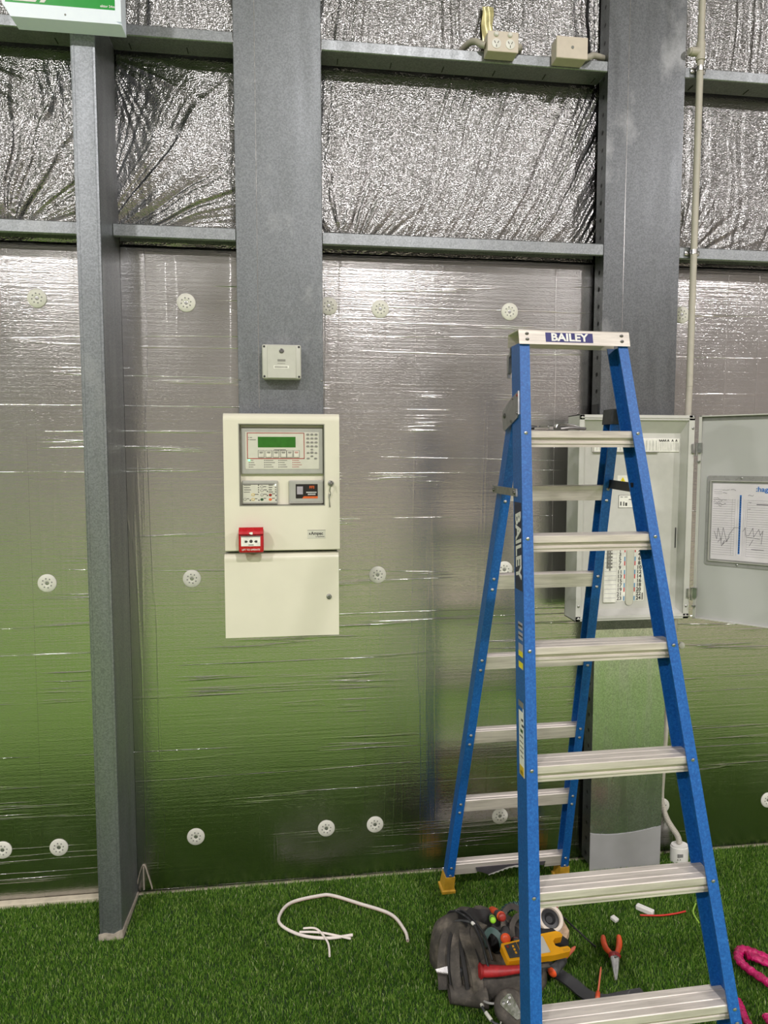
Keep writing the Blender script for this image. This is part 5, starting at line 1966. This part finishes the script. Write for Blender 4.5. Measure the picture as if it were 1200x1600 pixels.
# pale cable reel with black tape inside
root = thing('cable_reel', 'pale round reel of black cable behind the yellow clamp meter', 'reel', (.895, -.485, .0))
ax = Vector((.05, -.62, .78)).normalized()
o0 = Vector((.893, -.492, .082))
m = MB()
m.lathe([(.034, -.014), (.046, -.014), (.048, -.010), (.048, .010), (.045, .014), (.035, .014), (.033, .010), (.033, -.012)], tuple(o0), tuple(ax), 26)
m.build('rim', 'outlet_cream', root, smooth=50)
m = MB().lathe([(.0335, -.012), (.0335, .004), (.020, .006), (.012, -.004)], tuple(o0), tuple(ax), 20)
m.build('coil', 'black_plastic', root, smooth=50)
m = MB().lathe([(.012, -.006), (.012, .012), (.008, .012)], (.858, -.470, .088), tuple(ax), 14)
m.build('hub_boss', 'outlet_cream', root, smooth=50)
m = MB().tube([(.83, -.53, .05), (.88, -.555, .055), (.93, -.56, .035)], [.035, .04, .02], 10, True, .7)
m.build('cable_bundle', 'pipe_black', root, smooth=60)
# timber offcut
m = MB()
m.prism([(.925, -.548), (.966, -.495), (.962, -.420), (.940, -.385), (.905, -.40), (.900, -.52)], lambda a, b, t_: (a, b, t_ + .12 * (b + .5)), .012, .034)
tag(m.build('timber_offcut', 'wood', None), 'pale timber offcut standing behind the cable reel', 'timber')
m = MB().box(.868, .900, -.372, -.352, -.008, .10, .002, 1)
tag(m.build('timber_peg', 'wood', None), 'small pale timber peg behind the left ladder rail', 'timber')
root = thing('push_button', 'red push button with a white collar on top of the cable reel', 'button', (.925, -.455, .09))
ax2 = Vector((.1, -.75, .65)).normalized()
MB().lathe([(.012, 0), (.0135, .006), (.0115, .010)], (.925, -.452, .098), tuple(ax2), 18).build('collar', 'white_plastic', root, smooth=50)
MB().lathe([(.0098, .004), (.0098, .012), (.007, .014)], (.925, -.452, .098), tuple(ax2), 18).build('cap', 'led_red', root, smooth=50)
m = MB().tube(spline([(.935, -.42, .075), (.960, -.385, .04), (.985, -.40, .016), (1.005, -.455, .012), (1.028, -.525, .010), (1.040, -.552, .008)], 8), .0032, 8)
tag(m.build('thin_cable', 'black_plastic', None, smooth=60), 'thin black cable trailing from the tool bag towards the pliers', 'cable')
for k, (xx, yy) in enumerate(((.892, -.40), (.905, -.395))):
    pass

# tape measure with chrome belt clip
root = thing('tape_measure', 'scuffed dark tape measure with a chrome belt clip in front of the tool bag', 'tape measure', (.65, -.83, 0))
axm = Vector((-.25, -.55, .80)).normalized()
om = Vector((.648, -.812, .040))
m = MB().lathe([(.040, -.022), (.049, -.018), (.051, 0), (.049, .016), (.042, .022), (.020, .024)], tuple(om), tuple(axm), 24)
m.build('case', 'canvas', root, smooth=50)
am = axm.orthogonal().normalized()
bm_ = axm.cross(am)
# orient clip: long axis pointing to lower right
ex = Vector((.45, -.85, -.30))
ex = (ex - axm * ex.dot(axm)).normalized()
ey = axm.cross(ex)
m = MB()
fcl = lambda a, b, t_: tuple(om + ex * a + ey * b + axm * t_)
cl = [(-.026, -.014), (-.020, -.022), (-.004, -.020), (.016, -.016), (.040, -.010), (.044, 0), (.040, .010), (.016, .016), (-.004, .020), (-.020, .022), (-.026, .014)]
m.prism(cl, fcl, .0245, .0275)
cl_o = m.build('belt_clip', 'chrome', root)
for (a, b) in ((-.016, -.012), (-.016, .012), (-.004, 0)):
    m = MB().lathe([(.0048, 0), (.0045, .002), (.002, .003)], fcl(a, b, .0275), tuple(axm), 10)
    m.build('clip_screw', 'steel_mid', cl_o)
# grey lead loop with pale sleeves
root = thing('test_lead', 'grey looped lead with pale sleeves in front of the tool bag', 'lead', (.59, -.79, 0))
m = MB().tube(spline([(.566, -.748, .030), (.570, -.785, .020), (.586, -.822, .012), (.604, -.838, .010)], 8), .0040, 8)
m.build('lead', 'charcoal_plastic', root, smooth=60)
for (p, q) in (((.5665, -.752, .0285), (.5695, -.776, .0225)), ((.5745, -.795, .0185), (.5855, -.820, .0125))):
    MB().tube([p, q], .0060, 10).build('sleeve', 'box_grey', root, smooth=60)
m = MB().tube(spline([(.570, -.755, .030), (.585, -.785, .040), (.610, -.80, .050), (.640, -.798, .068)], 8), .0036, 8)
m.build('lead', 'holder_grey', root, smooth=60)
m = MB().tube([(.606, -.842, .010), (.625, -.825, .050), (.640, -.815, .068)], .0034, 8)
m.build('steel_probe', 'chrome', root, smooth=60)
